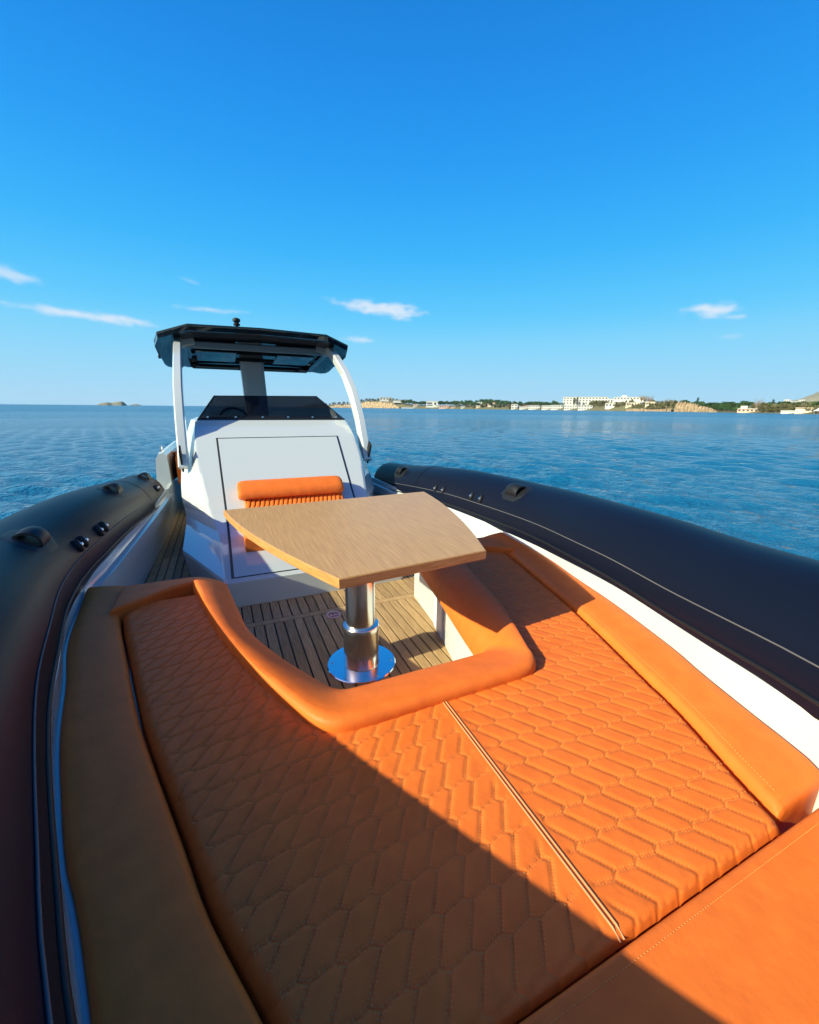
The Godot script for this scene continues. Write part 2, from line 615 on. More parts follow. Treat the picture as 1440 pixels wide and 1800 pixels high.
func far_land() -> void:
	M.scrub = mat(Color(1, 1, 1), 0.9, 0.0, 0.2)
	M.scrub.albedo_texture = tone_texture(noise(FastNoiseLite.TYPE_SIMPLEX_SMOOTH, 0.03, 4, 51), 256, lin(0.055, 0.065, 0.028), lin(0.26, 0.22, 0.14))
	M.rock = mat(Color(1, 1, 1), 0.9, 0.0, 0.2)
	M.rock.albedo_texture = tone_texture(noise(FastNoiseLite.TYPE_CELLULAR, 0.03, 3, 52), 256, lin(0.24, 0.17, 0.10), lin(0.52, 0.40, 0.26))
	for m in [M.scrub, M.rock]:
		m.uv1_triplanar = true
		m.uv1_world_triplanar = true
		m.uv1_scale = Vector3.ONE * 0.025
	M.hill = mat(Color(1, 1, 1), 0.95, 0.0, 0.1)
	M.hill.albedo_texture = tone_texture(noise(FastNoiseLite.TYPE_SIMPLEX_SMOOTH, 0.02, 5, 53), 256, lin(0.13, 0.13, 0.09), lin(0.30, 0.27, 0.21))
	M.hill.uv1_triplanar = true
	M.hill.uv1_world_triplanar = true
	M.hill.uv1_scale = Vector3.ONE * 0.003
	M.plaster = mat(lin(0.52, 0.51, 0.48), 0.8)
	M.cream = mat(lin(0.60, 0.50, 0.38), 0.8)
	M.pink = mat(lin(0.55, 0.36, 0.27), 0.8)
	M.shade_glass = mat(lin(0.05, 0.06, 0.07), 0.2)
	M.roof_dark = mat(lin(0.07, 0.065, 0.06), 0.7)
	M.tile_roof = mat(lin(0.34, 0.13, 0.07), 0.8)
	var wob := noise(FastNoiseLite.TYPE_SIMPLEX_SMOOTH, 0.03, 4, 55)
	var g := Geo.new()
	var rows := []
	var a := 8.0
	while a <= 130.0:
		var row := PackedVector3Array()
		var d := land_at(a, 1)
		var end: float = clamp((a - 8.0) / 2.0, 0.0, 1.0)
		for s in SLOPE:
			var inland: float = s[0]
			var p := away(a, d + inland + 6.0 * wob.get_noise_2d(a * 40.0, inland), 0.0)
			p.y = lerpf(-1.5, ground_y(a, inland), end) + (0.09 * land_at(a, 2) * wob.get_noise_2d(p.x * 0.8, p.z * 0.8) if inland > 5.0 else 0.0)
			row.append(p)
		rows.append(row)
		a += 0.15 if a < 70.0 else 1.0
	g.loft(rows, false, false)
	structure("shore", g.smooth(), M.scrub, "low scrubby shore along the horizon", "shore")
	# sandstone cliffs at the water's edge: bearing from, to, height profile, thickness
	cliff("pale rocky cliff below the villas on the far shore", 17.2, 22.6, [[0.0, 0.4], [0.12, 0.95], [0.5, 1.0], [0.8, 0.8], [1.0, 0.3]], 27.0, 61)
	cliff("long tan rock outcrop sloping down below the pine wood", 55.9, 59.9, [[0.0, 0.55], [0.06, 1.0], [0.3, 0.88], [0.6, 0.6], [0.85, 0.35], [1.0, 0.1]], 16.5, 62)
	cliff("low tan rock point at the far end of the shore", 13.2, 16.6, [[0.0, 0.4], [0.4, 0.9], [1.0, 0.7]], 12.0, 63)
	cliff("low pale rocks by the water under the hotel terraces", 51.0, 55.6, [[0.0, 0.5], [0.3, 0.8], [0.6, 0.6], [1.0, 0.9]], 6.0, 64)
	# hill behind, and two islets on the horizon
	ridge("hill", "hazy grey-green hill rising behind the shore", 60.0, 84.0, 4000.0, [[60.0, 10.0], [62.0, 30.0], [64.6, 62.0], [66.3, 84.0], [67.2, 122.0], [68.0, 146.0], [70.5, 190.0], [76.0, 230.0], [84.0, 60.0]], 71)
	ridge("islet", "rocky islet on the open horizon", -12.4, -9.55, 3500.0, [[-12.4, 0.0], [-12.0, 12.0], [-11.4, 20.0], [-10.9, 18.0], [-10.4, 24.0], [-10.0, 26.0], [-9.75, 16.0], [-9.55, 0.0]], 72)
	ridge("islet", "smaller low islet just right of the rocky islet", -9.45, -8.1, 3600.0, [[-9.45, 0.0], [-9.0, 9.0], [-8.6, 11.0], [-8.3, 5.0], [-8.1, 0.0]], 73)
	buildings()
	trees()

func cliff(label: String, from: float, to: float, prof: Array, tall: float, sd: int) -> void:
	var f := noise(FastNoiseLite.TYPE_CELLULAR, 0.045, 3, sd)
	f.cellular_return_type = FastNoiseLite.RETURN_DISTANCE2_SUB
	var f2 := noise(FastNoiseLite.TYPE_SIMPLEX_SMOOTH, 0.03, 3, sd)
	var rows := []
	var n := 150
	for k in n + 1:
		var t := k / float(n)
		var b := lerpf(from, to, t)
		var h := curve(prof, t) * tall
		h *= 1.0 + 0.22 * f2.get_noise_1d(t * 700.0)
		var d := land_at(b, 1)
		var row := PackedVector3Array()
		for j in 15:
			var v := j / 14.0
			var y := SEA - 1.0 + (h + 1.0) * minf(v * 1.35, 1.0)
			var inland := -8.0 + 22.0 * v * v + (v - 0.74) * 60.0 * float(v > 0.74)
			inland += 7.0 * f.get_noise_2d(t * 900.0, y * 2.5) + 5.0 * f2.get_noise_2d(t * 500.0 + 40.0, y * 2.0)
			row.append(away(b, d + inland, y + (1.6 * f2.get_noise_2d(t * 1400.0, v * 60.0) if v > 0.1 else 0.0)))
		rows.append(row)
	structure("cliff", Geo.new().loft(rows, false, false).mesh(30.0), M.rock, label, "cliff")

func ridge(called: String, label: String, from: float, to: float, dist: float, prof: Array, sd: int) -> void:
	var f := noise(FastNoiseLite.TYPE_SIMPLEX_SMOOTH, 0.01, 5, sd)
	var rows := []
	var n := 90
	for k in n + 1:
		var b := lerpf(from, to, k / float(n))
		var h := curve(prof, b)
		var row := PackedVector3Array()
		for j in 13:
			var v := j / 6.0 - 1.0
			var wide := maxf(40.0, h * 2.6)
			var p := away(b, dist + v * wide, 0.0)
			p.y = SEA - 2.0 + (h + 2.0) * (1.0 - v * v) + h * 0.16 * f.get_noise_2d(p.x * 0.5, p.z * 0.5) * (1.0 - absf(v))
			row.append(p)
		rows.append(row)
	structure(called, Geo.new().loft(rows, false, false).smooth(), M.hill, label, called)

# a flat-roofed house facing the sea: w, h, depth in metres; rows x columns of windows
func house(called: String, label: String, category: String, bearing: float, dist: float, base: float, w: float, h: float, deep: float, rows: int, cols: int, m: Material, roof: Material, group := "", gable := false) -> Node3D:
	var o := thing(called, label, category, away(bearing, dist, base), group)
	o.rotation.y = -deg_to_rad(bearing)
	part("wall", Geo.new().box(Transform3D(Basis(), Vector3(0, h / 2 - 3.0, -deep / 2)), Vector3(w, h + 6.0, deep), 0.05).mesh(), m, o)
	if gable:
		var r := []
		for x in [-w / 2 - 0.5, w / 2 + 0.5]:
			r.append(PackedVector3Array([Vector3(x, h + 0.02, 0.6), Vector3(x, h + deep * 0.22, -deep / 2), Vector3(x, h + 0.02, -deep - 0.6)]))
		part("roof", Geo.new().loft(r).mesh(), roof, o)
	else:
		part("roof", Geo.new().box(Transform3D(Basis(), Vector3(0, h + 0.25, -deep / 2 + 0.4)), Vector3(w + 0.8, 0.5, deep + 1.6), 0.05).mesh(), roof, o)
	if cols > 0:
		var ww := w / cols * 0.52
		var wh := h / rows * 0.48
		var pane := Geo.new().box(Transform3D.IDENTITY, Vector3(ww, wh, 0.3), 0.02).mesh()
		for r in rows:
			for c in cols:
				var p := part("window", pane, M.shade_glass, o)
				p.position = Vector3(-w / 2 + w * (c + 0.5) / cols, h * (r + 0.48) / rows, 0.02)
	return o

func buildings() -> void:
	house("villa", "broad white villa on top of the rocky cliff", "villa", 20.8, 1964, 35.0, 58, 13, 20, 1, 4, M.plaster, M.plaster)
	house("villa", "low pale villa with a long dark roof beside the cliff-top villa", "villa", 22.7, 1892, 29.0, 64, 7, 18, 1, 7, M.plaster, M.roof_dark)
	house("cottage", "small pale cottage at the far left end of the shore", "cottage", 14.4, 2126, 10.0, 30, 8, 14, 1, 3, M.cream, M.roof_dark)
	house("long_house", "long cream house with dark flat roof left of the cliff", "house", 16.2, 2070, 11.0, 70, 9, 18, 1, 6, M.cream, M.roof_dark)
	house("sea_wall", "long low white sea wall on the beach", "wall", 24.0, 1790, 1.0, 70, 3.2, 3, 1, 0, M.plaster, M.plaster)
	var mh := house("modern_house", "square white house with large dark openings at the shore", "house", 27.0, 1721, 9.5, 46, 20, 22, 1, 0, M.plaster, M.plaster)
	for q in [[-10.0, 11.5, 20.0, 5.5], [12.5, 9.5, 7.0, 11.0], [-9.0, 3.5, 22.0, 3.5]]:
		part("opening", Geo.new().box(Transform3D(Basis(), Vector3(q[0], q[1], 0.05)), Vector3(q[2], q[3], 0.4), 0.02).mesh(), M.shade_glass, mh)
	house("boathouse", "pinkish low boathouse beside the square white house", "boathouse", 28.6, 1660, 3.0, 40, 8, 14, 1, 4, M.pink, M.cream)
	house("villa", "small white villa among the dark trees", "villa", 33.4, 1559, 14.5, 26, 10, 16, 2, 3, M.plaster, M.plaster)
	house("villa", "small white villa with tiled roof, second among the dark trees", "villa", 35.5, 1499, 12.5, 25, 8, 15, 1, 4, M.plaster, M.tile_roof, "", true)
	house("beach_tower", "narrow tall white house at the left end of the beach pavilions", "house", 37.8, 1399, 1.5, 19, 15, 12, 2, 2, M.plaster, M.plaster)
	var names := ["first low white beach pavilion right of the tall white house", "second low white beach pavilion right of the tall white house", "third low white beach pavilion right of the tall white house", "low white beach pavilion left of the hotel", "low white beach pavilion under the hotel's left half", "low white beach pavilion under the hotel's right half"]
	var spots := [[39.0, 1363, 27, 7.5], [40.3, 1318, 33, 10.5], [41.75, 1270, 24, 10.5], [43.06, 1225, 32, 11], [44.7, 1179, 32, 11], [46.4, 1135, 33, 10]]
	for k in spots.size():
		var s: Array = spots[k]
		house("beach_pavilion", names[k], "pavilion", s[0], s[1], 1.6, s[2], s[3], 12, 2, 5, M.plaster, M.plaster, "beach pavilions")
	var r2 := RandomNumberGenerator.new()
	r2.seed = 19
	for k in 16:
		var at := lerpf(23.5, 43.5, (k + r2.randf()) / 16.0)
		var inland := r2.randf_range(14.0, 50.0)
		house("shore_house", "small pale house among the trees along the low shore", "house", at, land_at(at, 1) + inland, ground_y(at, inland) + 0.5, r2.randf_range(12, 22), r2.randf_range(5, 8), 10, 1, 3, [M.plaster, M.cream, M.pink][k % 3], [M.tile_roof, M.cream, M.roof_dark, M.plaster][k % 4], "small houses along the low shore", k % 2 == 0)
	for k in 9:
		var at := lerpf(53.0, 67.5, (k + r2.randf()) / 9.0)
		var inland := r2.randf_range(30.0, 70.0)
		house("garden_house", "small pale house half hidden by trees near the taverna side of the shore", "house", at, land_at(at, 1) + inland, ground_y(at, inland) + 0.5, r2.randf_range(6, 10), r2.randf_range(3.5, 5), 7, 1, 3, [M.plaster, M.cream, M.pink][k % 3], [M.tile_roof, M.cream, M.roof_dark][k % 3], "half-hidden houses on the right of the shore", k % 2 == 1)
	house("hotel", "long white hotel block with three rows of windows", "hotel", 46.3, 1238, 15.5, 111, 19, 24, 3, 14, M.plaster, M.plaster)
	house("hotel_annex", "small white annex at the right end of the hotel", "annex", 49.3, 1127, 18.0, 19, 9, 14, 1, 3, M.plaster, M.plaster)
	var up := house("hilltop_hotel", "long low white building on the rise, with a roof pavilion", "hotel", 51.2, 1114, 24.5, 66, 6, 18, 1, 10, M.plaster, M.plaster)
	part("roof_pavilion", Geo.new().box(Transform3D(Basis(), Vector3(-12, 8.2, -8)), Vector3(10, 4, 8), 0.05).mesh(), M.plaster, up)
	part("flag_pole", Geo.new().tube([Vector3(-13, 12, -6), Vector3(-13, 18, -6)], [0.25], 6).mesh(), M.frame_grey, up)
	house("villa", "white villa with dark doorways below the hotel annex", "villa", 49.2, 1068, 8.5, 21, 7.5, 12, 1, 3, M.plaster, M.plaster)
	house("villa", "long pale villa below the hilltop building", "villa", 51.6, 1025, 11.0, 26, 6, 12, 1, 5, M.cream, M.plaster)
	house("villa", "cream villa right of the long pale villa", "villa", 53.5, 980, 10.8, 20, 7, 12, 1, 4, M.cream, M.cream)
	var tav := house("taverna", "pinkish seaside taverna with awning and upper room, by the pine wood", "taverna", 62.66, 650, 0.6, 23.5, 3.6, 9, 1, 6, M.pink, M.plaster)
	part("upper_room", Geo.new().box(Transform3D(Basis(), Vector3(-6.0, 5.6, -5)), Vector3(6.4, 3.0, 5), 0.05).mesh(), M.cream, tav)
	house("hillside_house", "upper of the white houses on the slope behind the taverna", "house", 65.45, 1466, 24.5, 13, 7, 10, 1, 3, M.plaster, M.plaster, "white houses on the slope")
	house("hillside_house", "lowest of the white houses on the slope behind the taverna", "house", 65.95, 1403, 20.5, 14, 5.5, 10, 1, 3, M.plaster, M.plaster, "white houses on the slope")
	house("hillside_house", "rightmost of the white houses on the slope behind the taverna", "house", 66.5, 1423, 24.0, 12, 5.6, 10, 1, 3, M.plaster, M.plaster, "white houses on the slope")
	house("terrace", "long low pale terrace wall among bushes at right", "wall", 67.1, 545, 3.4, 17, 1.3, 3, 1, 0, M.cream, M.cream)
	house("quay", "low white quay wall near the taverna", "wall", 65.7, 560, 0.4, 11, 1.8, 4, 1, 0, M.plaster, M.plaster)
	var tent := thing("white_tent", "small pointed white tent at the water's edge", "tent", away(67.9, 503, 0.3))
	tent.rotation.y = -deg_to_rad(67.9)
	part("canopy", Geo.new().lathe(Vector3(0, 0, 0), [[3.6, 1.9], [3.5, 2.1], [1.6, 3.2], [0.3, 4.7], [0.05, 5.0]], 8).mesh(20.0), M.plaster, tent)
	for s in [-1, 1]:
		part("pole", Geo.new().tube([Vector3(s * 2.4, -0.5, 1.8), Vector3(s * 2.4, 2.0, 1.8)], [0.08], 6).mesh(), M.plaster, tent)

# one tree of a kind, of unit height: trunk with limbs, and a crown of many small leaf clumps
func make_tree(kind: String, sd: int) -> Array:
	var rng := RandomNumberGenerator.new()
	rng.seed = sd
	var trunk := Geo.new()
	var crown := Geo.new()
	var blobs := []
	match kind:
		"pine":
			trunk.tube([Vector3(0, -0.1, 0), Vector3(0.02, 0.3, 0), Vector3(-0.02, 0.62, 0.02)], [0.035, 0.028, 0.014], 6)
			for k in 9:
				var a := rng.randf() * TAU
				var r := rng.randf_range(0.08, 0.36)
				var c := Vector3(cos(a) * r, rng.randf_range(0.5, 0.86) - r * 0.35, sin(a) * r)
				blobs.append([c, rng.randf_range(0.14, 0.23), 0.62])
				trunk.tube([Vector3(0, 0.42, 0), c], [0.014, 0.006], 5)
		"broad":
			trunk.tube([Vector3(0, -0.1, 0), Vector3(0.01, 0.4, 0)], [0.035, 0.018], 6)
			for k in 8:
				var a := rng.randf() * TAU
				var r := rng.randf_range(0.05, 0.32)
				var c := Vector3(cos(a) * r, rng.randf_range(0.25, 0.8) - r * 0.2, sin(a) * r)
				blobs.append([c, rng.randf_range(0.15, 0.24), 0.9])
				trunk.tube([Vector3(0, 0.25, 0), c], [0.014, 0.006], 5)
		"cypress":
			trunk.tube([Vector3(0, -0.1, 0), Vector3(0, 0.8, 0)], [0.02, 0.008], 6)
			for k in 9:
				var h := 0.12 + 0.1 * k
				blobs.append([Vector3(rng.randf_range(-0.015, 0.015), h, rng.randf_range(-0.015, 0.015)), 0.085 * sin(PI * clamp(0.25 + 0.72 * (1.0 - h), 0.0, 0.9)) + 0.015, 1.5])
		"bare":
			trunk.tube([Vector3(0, -0.1, 0), Vector3(0.01, 0.4, 0)], [0.03, 0.018], 6)
			for k in 26:
				var a := rng.randf() * TAU
				var r := rng.randf_range(0.08, 0.33)
				var tip := Vector3(cos(a) * r, rng.randf_range(0.55, 1.0) - r * 0.5, sin(a) * r)
				var mid := tip * 0.55 + Vector3(0, 0.14, 0)
				trunk.tube([Vector3(0, rng.randf_range(0.2, 0.42), 0), mid, tip], [0.013, 0.009, 0.003], 4)
				blobs.append([tip, 0.07, 0.9])
		"palm":
			trunk.tube([Vector3(0, -0.1, 0), Vector3(0.015, 0.4, 0), Vector3(0.0, 0.8, 0)], [0.03, 0.024, 0.022], 6)
			for k in 16:
				var a := TAU * k / 16.0 + rng.randf() * 0.3
				var e := rng.randf_range(-0.2, 0.9)
				var prev := Vector3(0, 0.8, 0)
				for s in 4:
					var t := (s + 1) / 4.0
					var nx := Vector3(cos(a) * t * 0.27, 0.8 + e * 0.2 * t - 0.22 * t * t, sin(a) * t * 0.27)
					leaf(crown, prev, nx, 0.035, rng)
					prev = nx
	for b in blobs:
		var count := 26 if kind != "bare" else 5
		for k in count:
			var v := Vector3(rng.randfn(), rng.randfn(), rng.randfn()).normalized() * pow(rng.randf(), 0.4)
			var p: Vector3 = b[0] + Vector3(v.x, v.y * b[2], v.z) * b[1]
			var d := Vector3(rng.randfn(), rng.randfn() * 0.7, rng.randfn()).normalized()
			var size: float = b[1] * (0.30 if kind != "bare" else 0.16)
			leaf(crown, p - d * size, p + d * size, size * (0.9 if kind != "bare" else 0.35), rng)
	return [trunk.mesh(60.0), crown.mesh(10.0)]

# a small folded spray of leaves from a to b
func leaf(g: Geo, a: Vector3, b: Vector3, w: float, rng: RandomNumberGenerator) -> void:
	var d := (b - a).normalized()
	var s := d.cross(Vector3(rng.randfn(), rng.randfn(), rng.randfn())).normalized()
	var n := s.cross(d) * w * 0.5
	var c := (a + b) * 0.5
	var i := g.P.size()
	g.P.append_array(PackedVector3Array([a, c + s * w - n, b, c - s * w - n, c + n]))
	g.I.append_array(PackedInt32Array([i, i + 1, i + 4, i + 1, i + 2, i + 4, i + 2, i + 3, i + 4, i + 3, i, i + 4]))

func trees() -> void:
	M.bark = mat(lin(0.13, 0.10, 0.075), 0.9)
	M.pine = []
	M.dry = []
	for k in 3:
		var t := 0.8 + 0.25 * k
		M.pine.append(mat(lin(0.035 * t, 0.075 * t, 0.022 * t), 0.8, 0.0, 0.3))
		M.dry.append(mat(lin(0.12 * t, 0.115 * t, 0.05 * t), 0.8, 0.0, 0.3))
	M.cypress = mat(lin(0.018, 0.038, 0.02), 0.8, 0.0, 0.3)
	M.twig = mat(lin(0.20, 0.16, 0.12), 0.9, 0.0, 0.2)
	var made := {}
	for k in ["pine", "broad", "cypress", "bare", "palm"]:
		for v in 3:
			made["%s%d" % [k, v]] = make_tree(k, 300 + v * 7 + k.length() * 31)
	var rng := RandomNumberGenerator.new()
	rng.seed = 77
	# kind, bearings from-to, how many, inland from-to, height from-to, where it stands
	var bands := [["pine", 56.4, 62.6, 44, 18, 75, 10.0, 14.0, "in the wood above the tan rock outcrop"], ["pine", 58.6, 61.8, 20, 8, 20, 6.0, 9.0, "at the low edge of the wood, by the water"], ["broad", 62.8, 67.9, 34, 12, 60, 6.5, 10.0, "round and beyond the taverna"], ["pine", 63.5, 68.2, 22, 50, 90, 8.5, 11.0, "behind the taverna"],
		["broad", 53.4, 56.0, 18, 14, 70, 9.0, 14.0, "between the cream villa and the tan rock"], ["broad", 49.2, 53.2, 22, 20, 62, 6.0, 10.0, "on the slope below the hilltop building"], ["pine", 30.0, 37.4, 44, 25, 95, 16.0, 25.0, "round the small white villas"], ["broad", 30.5, 40.5, 26, 14, 60, 10.0, 17.0, "along the shore under the small white villas"],
		["pine", 22.9, 26.4, 22, 40, 90, 18.0, 26.0, "between the cliff and the square white house"], ["pine", 27.6, 30.6, 18, 40, 95, 18.0, 25.0, "right of the square white house"], ["pine", 37.4, 43.0, 26, 40, 90, 14.0, 22.0, "behind the beach pavilions"], ["broad", 17.2, 23.0, 22, 62, 110, 10.0, 17.0, "on top of the rocky cliff"], ["broad", 10.8, 17.0, 16, 50, 100, 12.0, 18.0, "at the far left end of the shore"], ["broad", 46.9, 48.9, 12, 40, 80, 10.0, 15.0, "in front of the hotel's right end"],
		["cypress", 44.8, 45.5, 3, 62, 70, 19.0, 23.0, "in front of the hotel"], ["cypress", 57.9, 58.3, 1, 70, 80, 17.0, 17.1, "in the pine wood"], ["cypress", 64.3, 64.4, 1, 55, 60, 12.0, 12.5, "behind the taverna"], ["palm", 42.9, 43.8, 4, 20, 40, 14.0, 18.0, "left of the hotel"],
		["bare", 52.2, 53.7, 5, 60, 75, 19.0, 23.0, "right of the hilltop building"], ["bare", 62.9, 63.2, 1, 30, 31, 17.0, 17.5, "above the taverna"], ["bare", 55.0, 55.6, 2, 45, 60, 16.0, 19.0, "just left of the tan rock"], ["bare", 66.3, 67.0, 2, 40, 60, 10.0, 12.0, "right of the taverna"]]
	var told := {
		"pine": ["pine_tree", "dark green pine", "pines"], "broad": ["leafy_tree", "olive-brown leafy tree", "leafy trees"],
		"cypress": ["cypress_tree", "slim dark cypress", "cypresses"], "bare": ["bare_tree", "tall leafless tree", "leafless trees"], "palm": ["palm_tree", "palm tree", "palms"]}
	for b in bands:
		var tell: Array = told[b[0]]
		for k in b[3]:
			var at: float = lerpf(b[1], b[2], (k + rng.randf_range(0.1, 0.9)) / b[3])
			var inland := rng.randf_range(b[4], b[5])
			var h := rng.randf_range(b[6], b[7])
			var pair: Array = made["%s%d" % [b[0], rng.randi() % 3]]
			var o := thing(tell[0], tell[1] + " " + b[8], "tree", away(at, land_at(at, 1) + inland, ground_y(at, inland) - 0.3), tell[2] + " " + b[8])
			o.rotation.y = rng.randf() * TAU
			o.scale = Vector3(h, h, h) * Vector3(rng.randf_range(1.1, 1.5), 1.0, rng.randf_range(1.1, 1.5))
			part("trunk", pair[0], M.bark if b[0] != "bare" else M.twig, o)
			var m: Material = M.pine[rng.randi() % 3]
			if b[0] == "broad":
				m = M.dry[rng.randi() % 3]
			elif b[0] == "cypress":
				m = M.cypress
			elif b[0] == "bare":
				m = M.twig
			part("crown", pair[1], m, o)

# ---------------------------------------------------------------- the boat
# half widths from the centreline, by z
const TUBE_X := [[-5.78, 1.62], [-4.6, 1.66], [-3.2, 1.715], [-2.7, 1.725], [-2.2, 1.672], [-1.73, 1.575], [-1.385, 1.50], [-1.18, 1.445], [-0.955, 1.375], [-0.69, 1.285], [-0.45, 1.20], [0.0, 1.01], [0.4, 0.78], [0.75, 0.50], [1.0, 0.23], [1.12, 0.0]]
const TUBE_Y := [[-5.78, 0.43], [-5.0, 0.465], [-4.3, 0.525], [-3.6, 0.572], [-2.7, 0.59], [-2.2, 0.61], [-1.5, 0.635], [-1.0, 0.645], [-0.5, 0.685], [0.0, 0.72], [1.12, 0.80]]
const TUBE_RAD := [[-5.78, 0.27], [-4.6, 0.30], [-1.5, 0.30], [0.0, 0.30], [1.12, 0.29]]
const GUNWALE := [[-5.9, 1.34], [-4.6, 1.37], [-3.2, 1.42], [-2.7, 1.445], [-2.2, 1.385], [-1.73, 1.275], [-1.39, 1.20], [-0.96, 1.068], [-0.6, 0.945], [-0.45, 0.895], [0.0, 0.69], [0.4, 0.45], [0.9, 0.05]]
const GUNWALE_Y := [[-5.9, 0.49], [-3.5, 0.52], [-2.7, 0.527], [-2.2, 0.538], [-1.8, 0.562], [-1.39, 0.588], [-0.96, 0.602], [-0.6, 0.622], [0.9, 0.68]]
const COAMING := [[-2.75, 1.432], [-2.5, 1.402], [-2.06, 1.345], [-1.75, 1.268], [-1.43, 1.198], [-1.13, 1.112], [-0.96, 1.058], [-0.84, 1.008], [-0.63, 0.935], [-0.43, 0.868], [0.0, 0.66], [0.4, 0.41]]
const CUSHION := [[-2.5, 1.21], [-2.3, 1.19], [-1.82, 1.075], [-1.46, 0.985], [-1.25, 0.92], [-0.92, 0.81], [-0.75, 0.755], [-0.52, 0.655], [-0.36, 0.59], [0.0, 0.42], [0.4, 0.2]]

func tube_centre(side: float, z: float) -> Vector3:
	return Vector3(X0 + side * curve(TUBE_X, z), curve(TUBE_Y, z), z)

func tube_point(side: float, z: float, angle: float, extra := 0.0) -> Vector3:
	# a point on the skin: angle 0 points inboard, 90 up, square to the tube
	var t := (tube_centre(side, minf(z + 0.03, 1.12)) - tube_centre(side, z - 0.03)).normalized()
	var s := t.cross(Vector3.UP).normalized() * side
	var n := Vector3.UP - t * t.y
	return tube_centre(side, z) + (s * cos(deg_to_rad(angle)) + n.normalized() * sin(deg_to_rad(angle))) * (curve(TUBE_RAD, z) + extra)

func tube_path(from := -5.78) -> Array:
	var zs := []
	var z := from
	while z < 0.4:
		zs.append(z)
		z += 0.09
	while z < 1.0:
		zs.append(z)
		z += 0.05
	zs.append_array([1.0, 1.04, 1.08, 1.11, 1.12])
	return zs

func boat() -> void:
	var b := thing("inflatable_boat", "rigid inflatable boat with black tubes, white console and teak deck", "boat")
	tubes(b)
	shell(b)
	deck(b)
	console(b)
	hard_top(b)

func tubes(b: Node3D) -> void:
	for side in [-1.0, 1.0]:
		var path := []
		var rad := []
		for z in tube_path():
			path.append(Vector3(X0 + side * curve(TUBE_X, z), curve(TUBE_Y, z), z))
			rad.append(curve(TUBE_RAD, z))
		# rounded-off end cap
		var t0: Vector3 = (path[1] - path[0]).normalized()
		var cap := []
		var cr := []
		for k in 4:
			var a := PI / 2 * (k + 0.3) / 4.3
			cap.append(path[0] - t0 * 0.06 * (1.0 - sin(a)))
			cr.append(rad[0] * (0.72 + 0.28 * sin(a)))
		cap.append_array(path)
		cr.append_array(rad)
		var tube := part("tube", Geo.new().tube(cap, cr, 40).smooth(), M.hypalon, b, "sunlit black tube next to the white gunwale" if side > 0 else "shaded black tube next to the passage")
		# moulded strake and rubber beads along the inner side
		for s in [[15.0, 0.003, "strake", M.rubber_edge], [-4.0, 0.008, "rubber_bead", M.rubber]]:
			var line := []
			for z in tube_path(-5.7).filter(func(q): return q < 0.9):
				line.append(tube_point(side, z, s[0], 0.002))
			part(s[2], Geo.new().tube(line, [s[1]], 8).smooth(), s[3], tube)
		# joints in the fabric
		for z in ([-4.45] if side > 0 else [-4.9]):
			var p0 := Vector3(X0 + side * curve(TUBE_X, z), curve(TUBE_Y, z), z)
			var p1 := Vector3(X0 + side * curve(TUBE_X, z + 0.09), curve(TUBE_Y, z + 0.09), z + 0.09)
			part("seam_tape", Geo.new().tube([p0, p1], [curve(TUBE_RAD, z) + 0.003, curve(TUBE_RAD, z + 0.09) + 0.003], 40, false).smooth(), M.hypalon, tube)
		for h in ([[-2.52, 58.0], [-4.15, 62.0], [-5.55, 66.0]] if side < 0 else [[-2.72, 55.0], [-4.95, 50.0]]):
			grab_handle(tube, side, h[0], h[1])
		for h in ([[-2.80, 26.0], [-2.90, 26.0], [-3.18, 24.0], [-3.29, 24.0], [-5.35, 30.0], [-5.43, 30.0]] if side < 0 else [[-3.88, 20.0], [-3.72, 20.0], [-3.22, 24.0], [-3.08, 24.0]]):
			eyelet(tube, side, h[0], h[1])

func tube_frame(side: float, z: float, angle: float) -> Transform3D:
	var p := tube_point(side, z, angle)
	var t := (tube_point(side, z + 0.05, angle) - tube_point(side, z - 0.05, angle)).normalized()
	var c := Vector3(X0 + side * curve(TUBE_X, z), curve(TUBE_Y, z), z)
	var n := (p - c).normalized()
	var s := n.cross(t).normalized()
	return Transform3D(Basis(s, n, t), p)

func grab_handle(tube: Node3D, side: float, z: float, angle: float) -> void:
	var xf := tube_frame(side, z, angle)
	var tr := curve(TUBE_RAD, z)
	# glued patch that follows the tube, then a moulded arch one can reach through
	var g := Geo.new()
	var rows := []
	for k in 9:
		var v := -0.15 + 0.3 * k / 8.0
		var row := PackedVector3Array()
		var wide := 0.105 if abs(v) < 0.11 else 0.075
		for j in 9:
			var u := wide * (-1.0 + 2.0 * j / 8.0)
			var rim := 0.004 if (j == 0 or j == 8 or k == 0 or k == 8) else 0.009
			row.append(xf * Vector3(u, -tr + sqrt(tr * tr - u * u) + rim - 0.003, v))
		rows.append(row)
	g.loft(rows, false, false)
	part("handle_patch", g.smooth(), M.rubber, tube)
	var arch := Geo.new()
	var rings := []
	for k in 7:
		var v := -0.075 + 0.15 * k / 6.0
		var tall: float = 0.066 - 0.30 * abs(v) * abs(v) / 0.1
		var ring := PackedVector3Array()
		for e in [[0.0, 1.0], [1.0, -1.0]]:
			for j in 13:
				var a := PI * j / 12.0
				if e[1] < 0:
					a = PI - a
				var r: float = 1.0 - e[0] * 0.22
				ring.append(xf * Vector3(cos(a) * 0.062 * r, sin(a) * tall * r - 0.004, v))
		rings.append(ring)
	arch.loft(rings, true, false)
	for e in [0, rings.size() - 1]:
		for j in 12:
			arch.quad(e * 26 + j, e * 26 + j + 1, e * 26 + 24 - j, e * 26 + 25 - j)
	part("grab_handle", arch.mesh(50.0), M.rubber, tube)

